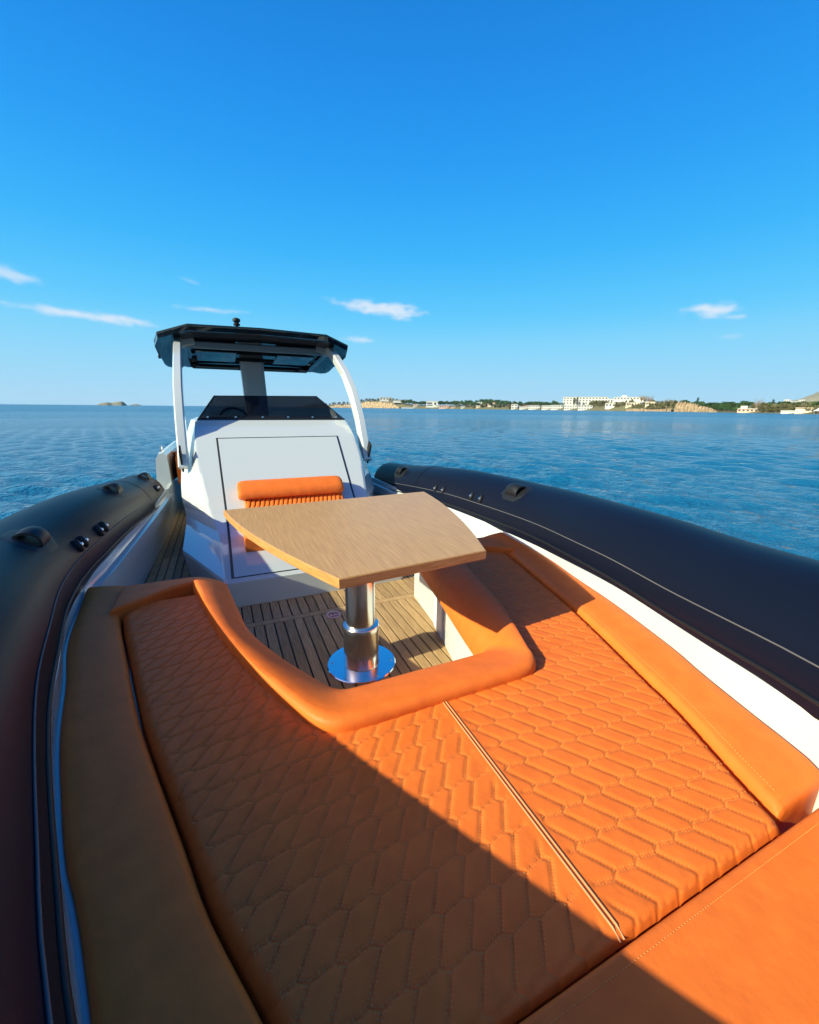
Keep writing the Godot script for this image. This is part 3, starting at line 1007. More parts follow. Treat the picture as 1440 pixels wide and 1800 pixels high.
func eyelet(tube: Node3D, side: float, z: float, angle: float) -> void:
	var xf := tube_frame(side, z, angle)
	var g := Geo.new()
	var rings := []
	for l in [[0.0, 1.0], [0.012, 0.92], [0.02, 0.68], [0.022, 0.3]]:
		var ring := PackedVector3Array()
		for j in 16:
			var a := -TAU * j / 16.0
			ring.append(xf * Vector3(cos(a) * 0.042 * l[1], l[0], sin(a) * 0.02 * l[1]))
		rings.append(ring)
	g.loft(rings)
	part("lacing_eye", g.mesh(50.0), M.rubber, tube)
	var pin := Geo.new()
	pin.lathe(Vector3.ZERO, [[0.011, 0.018], [0.011, 0.027], [0.006, 0.031]], 10).moved(xf)
	part("lacing_pin", pin.mesh(), M.steel, tube)

func shell(b: Node3D) -> void:
	# gunwales: white moulded ledges between the upholstery and the tubes, and the inner liner of the passages
	for side in [-1.0, 1.0]:
		var rings := []
		var z := -5.9
		while z <= 0.9:
			var out: float = curve(GUNWALE, z)
			var y: float = curve(GUNWALE_Y, z)
			var inn: float = curve(COAMING, z) + 0.005
			var low := 0.49
			if z < -2.74:
				inn = out - 0.012
				low = y - 0.06
			var ring := PackedVector3Array()
			for q in [[inn - 0.04, low - 0.12], [inn - 0.04, low - 0.014], [inn, low - 0.004], [out - 0.006, y - 0.006], [out + 0.004, y], [out + 0.1, y + 0.004], [out + 0.1, low - 0.12]]:
				ring.append(Vector3(X0 + side * maxf(q[0], 0.0), q[1], z))
			rings.append(ring)
			z += 0.08
		part("gunwale", Geo.new().loft(rings).mesh(), M.gelcoat, b)
		var liner := []
		z = -9.8
		while z <= -2.6:
			var top: float = curve(GUNWALE_Y, z) - 0.02
			var w := curve(GUNWALE, z)
			liner.append(PackedVector3Array([Vector3(X0 + side * w, -0.02, z), Vector3(X0 + side * w, top, z), Vector3(X0 + side * (w + 0.04), top, z), Vector3(X0 + side * (w + 0.04), -0.02, z)]))
			z += 0.3
		part("side_liner", Geo.new().loft(liner).mesh(), M.gelcoat, b)
	# hull under it all
	var hr := []
	for s in [[-9.8, 1.45, -0.85], [-6.0, 1.45, -0.9], [-3.0, 1.42, -0.9], [-1.5, 1.25, -0.85], [-0.5, 0.95, -0.7], [0.3, 0.55, -0.45], [0.9, 0.12, 0.0]]:
		var ring := PackedVector3Array()
		for q in [[-1.0, 0.3], [-0.98, -0.25], [0.0, 1.0], [0.98, -0.25], [1.0, 0.3]]:
			ring.append(Vector3(X0 + q[0] * s[1], s[2] if q[1] == 1.0 else q[1] * 0.6 - 0.25, s[0]))
		hr.append(ring)
	part("hull", Geo.new().loft(hr).mesh(), M.gelcoat, b)
	# seat bases round the foot well
	for side in [-1.0, 1.0]:
		var inner := [[0.51, -1.30], [0.51, -1.89], [0.565, -2.13]] if side > 0 else [[0.56, -1.30], [0.62, -1.89], [0.66, -2.13]]
		var inner2 := [[0.605, -2.33], [0.615, -2.36], [0.67, -2.82]] if side > 0 else [[0.68, -2.33], [0.69, -2.36], [0.72, -2.6]]
		var outl := PackedVector2Array()
		for q in inner + inner2:
			outl.append(Vector2(X0 + side * q[0], q[1]))
		var back: float = -2.82 if side > 0 else -2.6
		outl.append(Vector2(X0 + side * 1.386, back))
		outl.append(Vector2(X0 + side * 1.386, -1.95))
		outl.append(Vector2(X0 + side * 1.0, -1.30))
		var base := part("seat_base", Geo.new().slab(outl, -0.01, 0.33, 0.012).mesh(), M.gelcoat, b)
		if side > 0:
			# grey locker door set in the slot between the two white panels
			var xf := Transform3D(Basis(Vector3.UP, atan2(0.05, -0.24) ), Vector3(X0 + 0.583, 0.155, -2.235))
			part("locker_door", Geo.new().box(xf, Vector3(0.012, 0.285, 0.19), 0.003).mesh(), M.grey_gelcoat, base)
	var fwd := PackedVector2Array()
	for q in [[-1.0, -1.30], [1.0, -1.30], [0.75, -0.5], [0.45, 0.1], [0.1, 0.6], [-0.1, 0.6], [-0.45, 0.1], [-0.75, -0.5]]:
		fwd.append(Vector2(X0 + q[0], q[1]))
	part("bow_locker", Geo.new().slab(fwd, -0.01, 0.36, 0.01).mesh(), M.gelcoat, b)

func deck(b: Node3D) -> void:
	var base := part("deck", Geo.new().box(Transform3D(Basis(), Vector3(X0, -0.025, -5.5)), Vector3(2.78, 0.04, 8.5), 0.002).mesh(), M.gap, b, "teak deck of narrow boards with black caulking")
	var pitch := 0.0673
	var lines := 1.019
	var variants := {}
	var rng := RandomNumberGenerator.new()
	rng.seed = 3
	var runs := []
	for k in range(-27, 16):
		var x := lines + pitch * (k + 0.5)
		var half := x - X0
		if abs(half) < 0.74:
			runs.append([x, -1.28, -2.812])
			runs.append([x, -2.879, -3.30])
		elif abs(half) < 1.36:
			runs.append([x, -2.60, -4.6])
			runs.append([x, -4.606, -7.4])
	for r in runs:
		var l: float = r[1] - r[2]
		var key := "%.2f" % l
		if not variants.has(key):
			variants[key] = Geo.new().box(Transform3D.IDENTITY, Vector3(pitch - 0.0085, 0.012, l), 0.0015).mesh()
		var p := part("plank", variants[key], M.teak[rng.randi() % 4], base)
		p.position = Vector3(r[0], 0.0 + rng.randf_range(-0.0006, 0.0006), (r[1] + r[2]) / 2)
	var cross := part("plank", Geo.new().box(Transform3D.IDENTITY, Vector3(1.52, 0.012, 0.058), 0.0015).mesh(), M.teak[2], base)
	cross.position = Vector3(X0, 0.0, -2.8455)
	# round inlay with its maker's monogram
	var em := part("deck_emblem", Geo.new().lathe(Vector3(X0 - 0.012, 0.004, -2.765), [[0.056, 0.0], [0.056, 0.0055], [0.053, 0.007]], 28).mesh(), M.inlay, base)
	var mark := Geo.new()
	for q in [[-0.018, 0.0], [0.012, 0.0]]:
		var arc := []
		for k in 9:
			var t := deg_to_rad(200.0 - 220.0 * k / 8.0)
			arc.append(Vector3(X0 - 0.012 + q[0] + cos(t) * 0.016, 0.0115, -2.765 - sin(t) * 0.022))
		mark.tube(arc, [0.003], 6)
	mark.box(Transform3D(Basis(), Vector3(X0 - 0.012, 0.0115, -2.735)), Vector3(0.06, 0.003, 0.007), 0.001)
	part("monogram", mark.mesh(), M.inlay_mark, base)
	var ring := []
	for k in 25:
		ring.append(Vector3(X0 - 0.012 + cos(TAU * k / 24.0) * 0.05, 0.0112, -2.765 + sin(TAU * k / 24.0) * 0.05))
	part("emblem_ring", Geo.new().tube(ring, [0.0025], 6, false).mesh(), M.gelcoat, base)

# front of the console in side view: height, z
const FACE := [[0.0, -3.17], [0.20, -3.185], [0.226, -3.215], [0.27, -3.74], [0.285, -3.95], [0.33, -4.2], [0.42, -4.42], [0.545, -4.6], [0.80, -4.915], [1.0, -5.165], [1.14, -5.345], [1.25, -5.55], [1.33, -5.74]]

func face_z(h: float) -> float:
	for k in FACE.size() - 1:
		if h <= FACE[k + 1][0]:
			return lerpf(FACE[k][1], FACE[k + 1][1], (h - FACE[k][0]) / (FACE[k + 1][0] - FACE[k][0]))
	return FACE[-1][1]

func face_normal(k: int) -> Vector3:
	var a: Array = FACE[max(k - 1, 0)]
	var c: Array = FACE[min(k + 1, FACE.size() - 1)]
	var dh: float = c[0] - a[0]
	var dz: float = c[1] - a[1]
	return Vector3(0, -dz, dh).normalized()

func console(b: Node3D) -> void:
	var w1 := [[0.0, 0.72], [0.27, 0.74], [0.47, 0.83], [0.84, 0.915], [1.03, 0.935], [1.33, 0.93]]
	var w2 := [[0.0, 1.03], [0.28, 1.08], [0.52, 1.12], [0.81, 1.12], [1.1, 1.07], [1.33, 1.0]]
	var ch := [[0.0, 0.85], [0.28, 0.85], [0.52, 0.55], [0.81, 0.6], [1.18, 0.5], [1.33, 0.35]]
	var rings := []
	var stations := []
	for k in FACE.size() - 1:
		var steps := 1 if k < 2 else 4
		for j in steps:
			var t := j / float(steps)
			stations.append([lerpf(FACE[k][0], FACE[k + 1][0], t), lerpf(FACE[k][1], FACE[k + 1][1], t)])
	stations.append(FACE[-1])
	for f in stations:
		var h: float = f[0]
		var a := curve(w1, h)
		var c := curve(w2, h)
		var zs: float = f[1] - curve(ch, h)
		var ring := PackedVector3Array()
		# front edge with a small radius where it meets the bevelled cheeks
		for q in [[a - 0.02, f[1]], [a + 0.006, f[1] - 0.012], [c - 0.05, zs + 0.12], [c, zs], [c, -7.5], [c - 0.1, -7.7]]:
			ring.append(Vector3(X0 + q[0], h, q[1]))
		var mirror := PackedVector3Array()
		for k in range(ring.size() - 1, -1, -1):
			mirror.append(Vector3(2 * X0 - ring[k].x, h, ring[k].z))
		ring.append_array(mirror)
		rings.append(ring)
	var body := part("console", Geo.new().loft(rings).mesh(17.0), M.gelcoat, b, "white console with sloping front hatch")
	# dash shelf behind the screen
	part("dash", Geo.new().box(Transform3D(Basis(), Vector3(X0, 1.30, -6.6)), Vector3(1.8, 0.1, 1.6), 0.03).mesh(), M.frame_grey, body)
	# front hatch: a dark joint all round and a panel standing a little proud
	var joint := Geo.new()
	var panel := Geo.new()
	var rows_j := []
	var rows_p := []
	for k in range(2, 11):
		var h: float = FACE[k][0]
		var z: float = FACE[k][1]
		var n := face_normal(k)
		if k == 2:
			n = Vector3(0, 0.6, 0.8)
		var p := Vector3(X0, h, z)
		var half := lerpf(0.668, 0.705, (h - 0.226) / 0.914)
		rows_j.append(PackedVector3Array([p + n * 0.003 - Vector3(half + 0.014, 0, 0), p + n * 0.003 + Vector3(half + 0.014, 0, 0)]))
		var up := n.cross(Vector3.RIGHT).normalized()
		var pp := p + n * 0.007
		if k == 10:
			pp += -up * 0.02 if up.y > 0 else up * 0.02
		if k == 2:
			pp += Vector3(0, 0.0, -0.016)
		rows_p.append(PackedVector3Array([p + n * 0.0 - Vector3(half - 0.006, 0, 0), pp - Vector3(half - 0.008, 0, 0), pp + Vector3(half - 0.008, 0, 0), p + n * 0.0 + Vector3(half - 0.006, 0, 0)]))
	joint.loft(rows_j, false, false)
	panel.loft(rows_p, false, false)
	part("hatch_joint", joint.mesh(), M.gap, body)
	part("hatch", panel.mesh(24.0), M.gelcoat, body)
	# tinted windscreen with its black foot and screws
	var ws := Geo.new()
	var foot := [Vector3(X0 - 0.905, 1.335, -5.76), Vector3(X0 + 0.925, 1.335, -5.76)]
	var head := [Vector3(X0 - 0.70, 1.635, -6.5), Vector3(X0 + 0.70, 1.655, -6.5)]
	var th := Vector3(0, 0.008, -0.004)
	ws.loft([PackedVector3Array([foot[0], foot[1], foot[1] + th, foot[0] + th]), PackedVector3Array([head[0], head[1], head[1] + th, head[0] + th])])
	part("windscreen", ws.mesh(), M.glass, body)
	for e in [[foot[0], foot[1], 0.02], [foot[0], head[0], 0.011], [foot[1], head[1], 0.011], [head[0], head[1], 0.005]]:
		part("screen_edge", Geo.new().tube([e[0], e[1]], [e[2]], 8).mesh(60.0), M.black_gloss, body)
	var band := Geo.new()
	var d: Vector3 = (head[0] - foot[0]) * 0.09
	var d2: Vector3 = (head[1] - foot[1]) * 0.09
	var lift := Vector3(0, 0.006, 0.006)
	band.loft([PackedVector3Array([foot[0] + lift, foot[1] + lift]), PackedVector3Array([foot[0] + d + lift, foot[1] + d2 + lift])], false, false)
	part("screen_band", band.mesh(), M.black_gloss, body)
	for k in 6:
		var p: Vector3 = foot[0].lerp(foot[1], (k + 0.35) / 5.7) + Vector3(0, 0.03, -0.022)
		part("screw", Geo.new().lathe(p, [[0.013, 0.0], [0.012, 0.008], [0.006, 0.012]], 10).mesh(), M.steel, body)
	# helm wheel and seat backs glimpsed behind the screen
	var wheel := []
	for k in 25:
		var t := TAU * k / 24.0
		wheel.append(Vector3(X0 - 0.45 + cos(t) * 0.2, 1.32 + sin(t) * 0.15, -7.55 - sin(t) * 0.12))
	part("steering_wheel", Geo.new().tube(wheel, [0.018], 8, false).mesh(60.0), M.black_gloss, body)
	# raised bulwark beside the helm
	var bul := PackedVector3Array()
	var g := Geo.new()
	var prof := [[-0.90, 0.28], [-0.86, 0.80], [-0.815, 0.885], [-0.765, 0.895], [-0.72, 0.85], [-0.70, 0.28]]
	var rr := []
	for z in [-6.45, -6.5, -8.6, -8.65]:
		var ring := PackedVector3Array()
		var s := 0.985 if (z == -6.45 or z == -8.65) else 1.0
		for q in prof:
			ring.append(Vector3(-0.8 + (q[0] + 0.8) * s, q[1] * s, z))
		rr.append(ring)
	g.loft(rr)
	var bw := part("bulwark", g.mesh(), M.gelcoat, b)
	part("lamp_stem", Geo.new().lathe(Vector3(-0.79, 0.88, -6.55), [[0.03, 0.0], [0.03, 0.03], [0.018, 0.04], [0.018, 0.08], [0.0, 0.085]], 12).mesh(), M.steel, bw)

func hard_top(b: Node3D) -> void:
	var top := Node3D.new()
	top.name = "hard_top"
	top.set_meta("label", "black hard top carried by white arms over the helm")
	b.add_child(top, true)
	# roof: a flat middle and drooping sides
	var rings := []
	for s in [[-1.47, -8.1, -8.85, 2.36], [-1.44, -7.4, -9.05, 2.43], [-1.345, -6.95, -9.15, 2.485], [-0.95, -6.73, -9.25, 2.585], [0.0, -6.70, -9.28, 2.60], [0.95, -6.73, -9.25, 2.585], [1.345, -6.95, -9.15, 2.485], [1.44, -7.4, -9.05, 2.43], [1.47, -8.1, -8.85, 2.36]]:
		var x: float = X0 + s[0]
		var drop: float = 0.105
		var yf: float = s[3]
		var yr: float = s[3] - (s[1] - s[2]) * drop
		rings.append(PackedVector3Array([Vector3(x, yf, s[1] - 0.03), Vector3(x, yr, s[2] + 0.03), Vector3(x, yr - 0.012, s[2]), Vector3(x, yr - 0.055, s[2]), Vector3(x, yr - 0.07, s[2] + 0.03), Vector3(x, yf - 0.06, s[1] - 0.13), Vector3(x, yf - 0.085, s[1] - 0.045), Vector3(x, yf - 0.034, s[1] - 0.01), Vector3(x, yf - 0.03, s[1]), Vector3(x, yf - 0.006, s[1])]))
	part("roof", Geo.new().loft(rings).mesh(20.0), M.black_gloss, top)
	# rails under the roof
	for q in [[-7.4, 2.40, 0.10, 1.1, M.frame_grey], [-8.3, 2.30, 0.06, 1.0, M.black_gloss], [-9.0, 2.22, 0.09, 1.05, M.black_gloss]]:
		part("cross_beam", Geo.new().box(Transform3D(Basis(), Vector3(X0, q[1], q[0])), Vector3(q[3] * 2, q[2], 0.12), 0.015).mesh(), q[4], top)
	for s in [-1.0, 1.0]:
		part("side_rail", Geo.new().box(Transform3D(Basis(Vector3.RIGHT, -0.1), Vector3(X0 + s * 1.1, 2.33, -8.25)), Vector3(0.12, 0.10, 1.7), 0.015).mesh(), M.black_gloss, top)
		part("tray", Geo.new().box(Transform3D(Basis(Vector3.RIGHT, -0.1), Vector3(X0 + s * 0.62, 2.31, -8.0)), Vector3(0.62, 0.03, 0.75), 0.01).mesh(), M.black_gloss, top)
		part("lamp", Geo.new().tube([Vector3(X0 + s * 1.40, 2.31, -8.6), Vector3(X0 + s * 1.53, 2.31, -8.6)], [0.028], 10).mesh(), M.rubber, top)
		# curved arm
		var pts := [[-5.20, 0.83, 1.075], [-5.32, 1.0, 1.07], [-5.52, 1.34, 1.075], [-5.82, 1.68, 1.08], [-6.2, 1.96, 1.085], [-6.75, 2.22, 1.10], [-7.36, 2.44, 1.12]]
		var rr := []
		for k in pts.size():
			var p := Vector3(X0 + s * pts[k][2], pts[k][1], pts[k][0])
			var a: Array = pts[max(k - 1, 0)]
			var c: Array = pts[min(k + 1, pts.size() - 1)]
			var t := Vector3(s * (c[2] - a[2]), c[1] - a[1], c[0] - a[0]).normalized()
			var sx := Vector3.RIGHT
			var n := t.cross(sx).normalized()
			var ring := PackedVector3Array()
			var wx := 0.052
			var wn := 0.085 if k < 4 else 0.07
			if k == 0:
				wn = 0.03
			for q in [[-1, -0.7], [-0.7, -1], [0.7, -1], [1, -0.7], [1, 0.7], [0.7, 1], [-0.7, 1], [-1, 0.7]]:
				ring.append(p + sx * q[0] * wx + n * q[1] * wn)
			rr.append(ring)
		part("arm", Geo.new().loft(rr).mesh(30.0), M.gelcoat, top)
		part("arm_bracket", Geo.new().box(Transform3D(Basis(Vector3.FORWARD, s * 0.25), Vector3(X0 + s * 1.02, 2.42, -7.42)), Vector3(0.24, 0.12, 0.2), 0.02).mesh(), M.post_grey, top)
		part("arm_foot", Geo.new().box(Transform3D(Basis(Vector3.RIGHT, 0.55), Vector3(X0 + s * 1.085, 0.93, -5.20)), Vector3(0.02, 0.30, 0.10), 0.004).mesh(), M.rubber, top)
	# centre post behind the helm, leaning
	var post := []
	for q in [[0.6, -8.85], [2.35, -8.6]]:
		var ring := PackedVector3Array()
		for e in [[-0.19, 0.14], [-0.10, 0.17], [0.16, 0.17], [0.21, 0.14], [0.21, -0.14], [-0.19, -0.14]]:
			ring.append(Vector3(X0 + 0.0 + e[0] - (q[0] - 1.3) * 0.05, q[0], q[1] + e[1]))
		post.append(ring)
	part("centre_post", Geo.new().loft(post).mesh(20.0), M.post_grey, top)
	# camera on a short stalk
	var cam_at := Vector3(X0 - 0.30, 2.56, -7.2)
	part("stalk", Geo.new().lathe(cam_at, [[0.035, 0.0], [0.035, 0.02], [0.02, 0.03], [0.02, 0.12]], 12).mesh(), M.rubber, top)
	part("camera_head", Geo.new().lathe(cam_at + Vector3(0, 0.12, 0), [[0.045, 0.0], [0.05, 0.02], [0.03, 0.04], [0.055, 0.06], [0.055, 0.09], [0.03, 0.105]], 14).mesh(), M.rubber, top)

# ---------------------------------------------------------------- upholstery
const SEAT := 0.47

# the quilting: long hexagons laid slantwise, mirrored on the other side of the centreline
const QA := Vector2(0.050, 0.0715)
const QB := Vector2(-0.020, 0.0120)
const QC := Vector2(-0.050, -0.0110)

func quilt(p: Vector2) -> float:
	# distance to the nearest stitched groove
	var t1 := QA + QB
	var t2 := -(QB + QC)
	var det := t1.x * t2.y - t1.y * t2.x
	var m := (p.x * t2.y - p.y * t2.x) / det
	var n := (t1.x * p.y - t1.y * p.x) / det
	var best := -1.0
	var m0 := roundf(m)
	var n0 := roundf(n)
	for i in [0.0, -1.0, 1.0]:
		for j in [0.0, -1.0, 1.0]:
			var q: Vector2 = p - t1 * (m0 + i) - t2 * (n0 + j)
			var f := hexagon(q)
			if f > best:
				best = f
				if f > 0.002:
					return f
	return max(best, 0.0)

var hx := []
func hexagon(q: Vector2) -> float:
	if hx.is_empty():
		var v := -(QA + QB + QC) * 0.5
		for e in [QA, QB, QC]:
			var n: Vector2 = Vector2(-e.y, e.x).normalized()
			hx.append([n, abs(n.dot(v))])
			v += e
	var f: float = hx[0][1] - abs(hx[0][0].dot(q))
	f = min(f, hx[1][1] - abs(hx[1][0].dot(q)))
	return min(f, hx[2][1] - abs(hx[2][0].dot(q)))

func cushion_inner(z: float) -> float:
	# the well's surround covers this edge
	if z > -1.17:
		return 0.0
	if z > -1.27:
		return (-1.17 - z) / 0.10 * 0.395
	return curve([[-2.6, 0.79], [-2.0, 0.655], [-1.55, 0.53], [-1.27, 0.395]], z)

func quilted(side: float) -> void:
	var lit := side > 0
	var o := thing("quilted_cushion", "orange quilted cushion lying in the sun, beside the white gunwale" if lit else "orange quilted cushion lying mostly in shadow", "cushion", Vector3.ZERO, "quilted seat cushions")
	var g := Geo.new()
	var nz := 390
	var nx := 150
	var z0 := -0.362
	var z1 := -2.46
	var origin := Vector2(0.285, -0.583) if lit else Vector2(0.127, -0.589)
	for k in nz + 1:
		var z := lerpf(z0, z1, k / float(nz))
		var a := cushion_inner(z)
		var c: float = curve(CUSHION, z)
		for j in nx + 1:
			var half := lerpf(a, c, j / float(nx))
			var f := quilt(Vector2(half, z) - origin)
			var s := 1.0 - minf(f / 0.012, 1.0)
			var y := SEAT + 0.0055 * (1.0 - s * s * s)
			if z > -1.2 and half < 0.034:
				y = lerpf(SEAT + 0.006, y, smoothstep(0.014, 0.034, half))
			# rolled edges
			var e0 := z0 - z
			if e0 < 0.022:
				var r0 := 1.0 - e0 / 0.022
				y -= 0.020 * (1.0 - sqrt(maxf(0.0, 1.0 - r0 * r0)))
			var e: float = minf(c - half, z - z1)
			if e < 0.045:
				var r := 1.0 - e / 0.045
				y -= 0.055 * (1.0 - sqrt(maxf(0.0, 1.0 - r * r)))
			g.P.append(Vector3(X0 + side * half, y, z))
	for k in nz:
		for j in nx:
			var p := k * (nx + 1) + j
			if lit:
				g.quad(p, p + 1, p + nx + 2, p + nx + 1)
			else:
				g.quad(p, p + nx + 1, p + nx + 2, p + 1)
	part("cover", g.smooth(), M.leather, o)
	# foam side walls under the cover
	var ring := PackedVector2Array()
	for k in 30:
		var z := lerpf(z0 - 0.006, z1 + 0.006, k / 29.0)
		ring.append(Vector2(X0 + side * (curve(CUSHION, z) - 0.004), z))
	ring.append(Vector2(X0 + side * 0.84, z1 + 0.006))
	ring.append(Vector2(X0 + side * 0.42, -1.2))
	ring.append(Vector2(X0 + side * 0.004, -1.2))
	ring.append(Vector2(X0 + side * 0.004, z0 - 0.006))
	part("cushion_side", Geo.new().slab(ring, 0.37, 0.43, 0.006, 2).mesh(), M.leather, o)
	# thread: short stitches across every groove near enough to be seen
	var st := Geo.new()
	var t1 := QA + QB
	var t2 := -(QB + QC)
	for m in range(-22, 6):
		for n in range(-22, 24):
			var c := origin + t1 * m + t2 * n
			if c.y > z0 + 0.08 or c.y < -1.75 or c.x < -0.1 or c.x > 1.2:
				continue
			var v := c - (QA + QB + QC) * 0.5
			for e in [QA, QB, QC]:
				var l: float = e.length()
				var count := int(l / 0.0075)
				var d: Vector2 = e / l
				var nrm := Vector2(-d.y, d.x)
				for i in count:
					var q: Vector2 = v + d * (l * (i + 0.5) / count)
					if q.x < cushion_inner(q.y) + 0.02 or q.x > curve(CUSHION, q.y) - 0.03 or q.y > z0 - 0.03:
						continue
					for off in [-0.0045, 0.0045]:
						var w: Vector2 = q + nrm * off
						var b0 := st.P.size()
						var y := SEAT + 0.0034
						for r in [[-0.0024, -0.0009, 0.0], [-0.0024, 0.0009, 0.0], [0.0024, 0.0009, 0.0], [0.0024, -0.0009, 0.0], [0.0, 0.0, 0.0014]]:
							var u: Vector2 = w + nrm * r[0] + d * (r[1] + r[0] * 0.5)
							st.P.append(Vector3(X0 + side * u.x, y + r[2], u.y))
						st.I.append_array(PackedInt32Array([b0, b0 + 1, b0 + 4, b0 + 1, b0 + 2, b0 + 4, b0 + 2, b0 + 3, b0 + 4, b0 + 3, b0, b0 + 4]))
				v += e
	var sm := part("stitching", st.smooth(), M.thread, o)
	sm.set_meta("kind", "stuff")
	# double piping along the centre joint
	for off in [0.0055]:
		var path := []
		for k in 40:
			var z := lerpf(z0 - 0.002, -1.16, k / 39.0)
			var y: float = SEAT + 0.007
			var e := z0 - z
			if e < 0.022:
				var r := 1.0 - e / 0.022
				y -= 0.018 * (1.0 - sqrt(maxf(0.0, 1.0 - r * r)))
			path.append(Vector3(X0 + side * off, y, z))
		part("piping", Geo.new().tube(path, [0.0027], 8).smooth(), M.piping, o)

func cushions() -> void:
	quilted(1.0)
	quilted(-1.0)
	for side in [-1.0, 1.0]:
		# side bolsters between the quilting and the gunwale
		var rings := []
		var z := -2.72
		var end := -0.385 if side > 0 else 0.35
		var zs := [z, z + 0.008, z + 0.03]
		z = -2.62
		while z < end - 0.06:
			zs.append(z)
			z += 0.07
		zs.append_array([end - 0.05, end - 0.02, end - 0.006, end])
		for zz in zs:
			var e: float = min(zz + 2.72, end - zz)
			var shrink := 0.0
			if e < 0.04:
				var r := 1.0 - e / 0.04
				shrink = 0.03 * (1.0 - sqrt(maxf(0.0, 1.0 - r * r)))
			var a: float = curve(CUSHION, zz) + 0.006 + shrink * 0.4
			var c: float = curve(COAMING, zz) - 0.001 - shrink * 0.4
			var ring := PackedVector3Array()
			var y0 := 0.37
			var ya := 0.487 - shrink
			var yc := 0.507 - shrink
			for q in [[a, y0], [a, ya - 0.035], [a + 0.006, ya - 0.014], [a + 0.022, ya], [lerpf(a, c, 0.35), lerpf(ya, yc, 0.42)], [lerpf(a, c, 0.7), lerpf(ya, yc, 0.82)], [c - 0.022, yc], [c - 0.006, yc - 0.01], [c, yc - 0.03], [c, y0]]:
				ring.append(Vector3(X0 + side * q[0], q[1], zz))
			rings.append(ring)
		var o := thing("side_bolster", "smooth orange bolster in the sun, along the white gunwale" if side > 0 else "smooth orange bolster in shade, along the shaded black tube", "cushion", Vector3.ZERO, "smooth side bolsters")
		part("cover", Geo.new().loft(rings).mesh(45.0), M.leather, o)
		if side > 0:
			seam_stitches(o, side, -2.6, end - 0.03)
	# bow cushion across the front
	var bow := PackedVector2Array()
	for q in [[-1.0, -0.352], [1.0, -0.352]]:
		pass
	var right := []
	for k in 12:
		var z := lerpf(-0.352, 0.62, k / 11.0)
		right.append(Vector2(maxf(0.05, curve([[-0.4, 0.83], [0.0, 0.64], [0.4, 0.37], [0.65, 0.08]], z)), z))
	bow.append(Vector2(X0 - 0.58, -0.352))
	for k in range(0, 9):
		bow.append(Vector2(X0 - 0.58 + (right[0].x + 0.58 - 0.02) * (k + 1) / 9.0, -0.352))
	for k in right.size():
		bow.append(Vector2(X0 + right[k].x, right[k].y + (0.012 if k == 0 else 0.0)))
	for k in range(right.size() - 1, 0, -1):
		bow.append(Vector2(X0 - minf(right[k].x, curve(CUSHION, right[k].y) - 0.005), right[k].y))
	var bc := thing("bow_cushion", "plain smooth orange cushion filling the bow, nearest the lens", "cushion")
	part("cover", Geo.new().slab(bow, 0.37, 0.486, 0.014, 5).mesh(50.0), M.leather, bc)
	var bst := Geo.new()
	var x := X0 - 0.55
	while x < X0 + 0.78:
		bst.box(Transform3D(Basis(), Vector3(x, 0.4865, -0.326)), Vector3(0.0045, 0.0018, 0.0018), 0.0004)
		x += 0.0085
	var bs := part("stitching", bst.mesh(), M.thread, bc)
	bs.set_meta("kind", "stuff")
	surround()
	end_pads()
	console_seat()

func seam_stitches(o: Node3D, side: float, from: float, to: float) -> void:
	var st := Geo.new()
	var z := from
	while z < to:
		var a: float = curve(CUSHION, z) + 0.006 + 0.034
		st.box(Transform3D(Basis(), Vector3(X0 + side * a, 0.4915, z)), Vector3(0.002, 0.0018, 0.0045), 0.0004)
		z += 0.0095
	var s := part("stitching", st.mesh(), M.thread, o)
	s.set_meta("kind", "stuff")

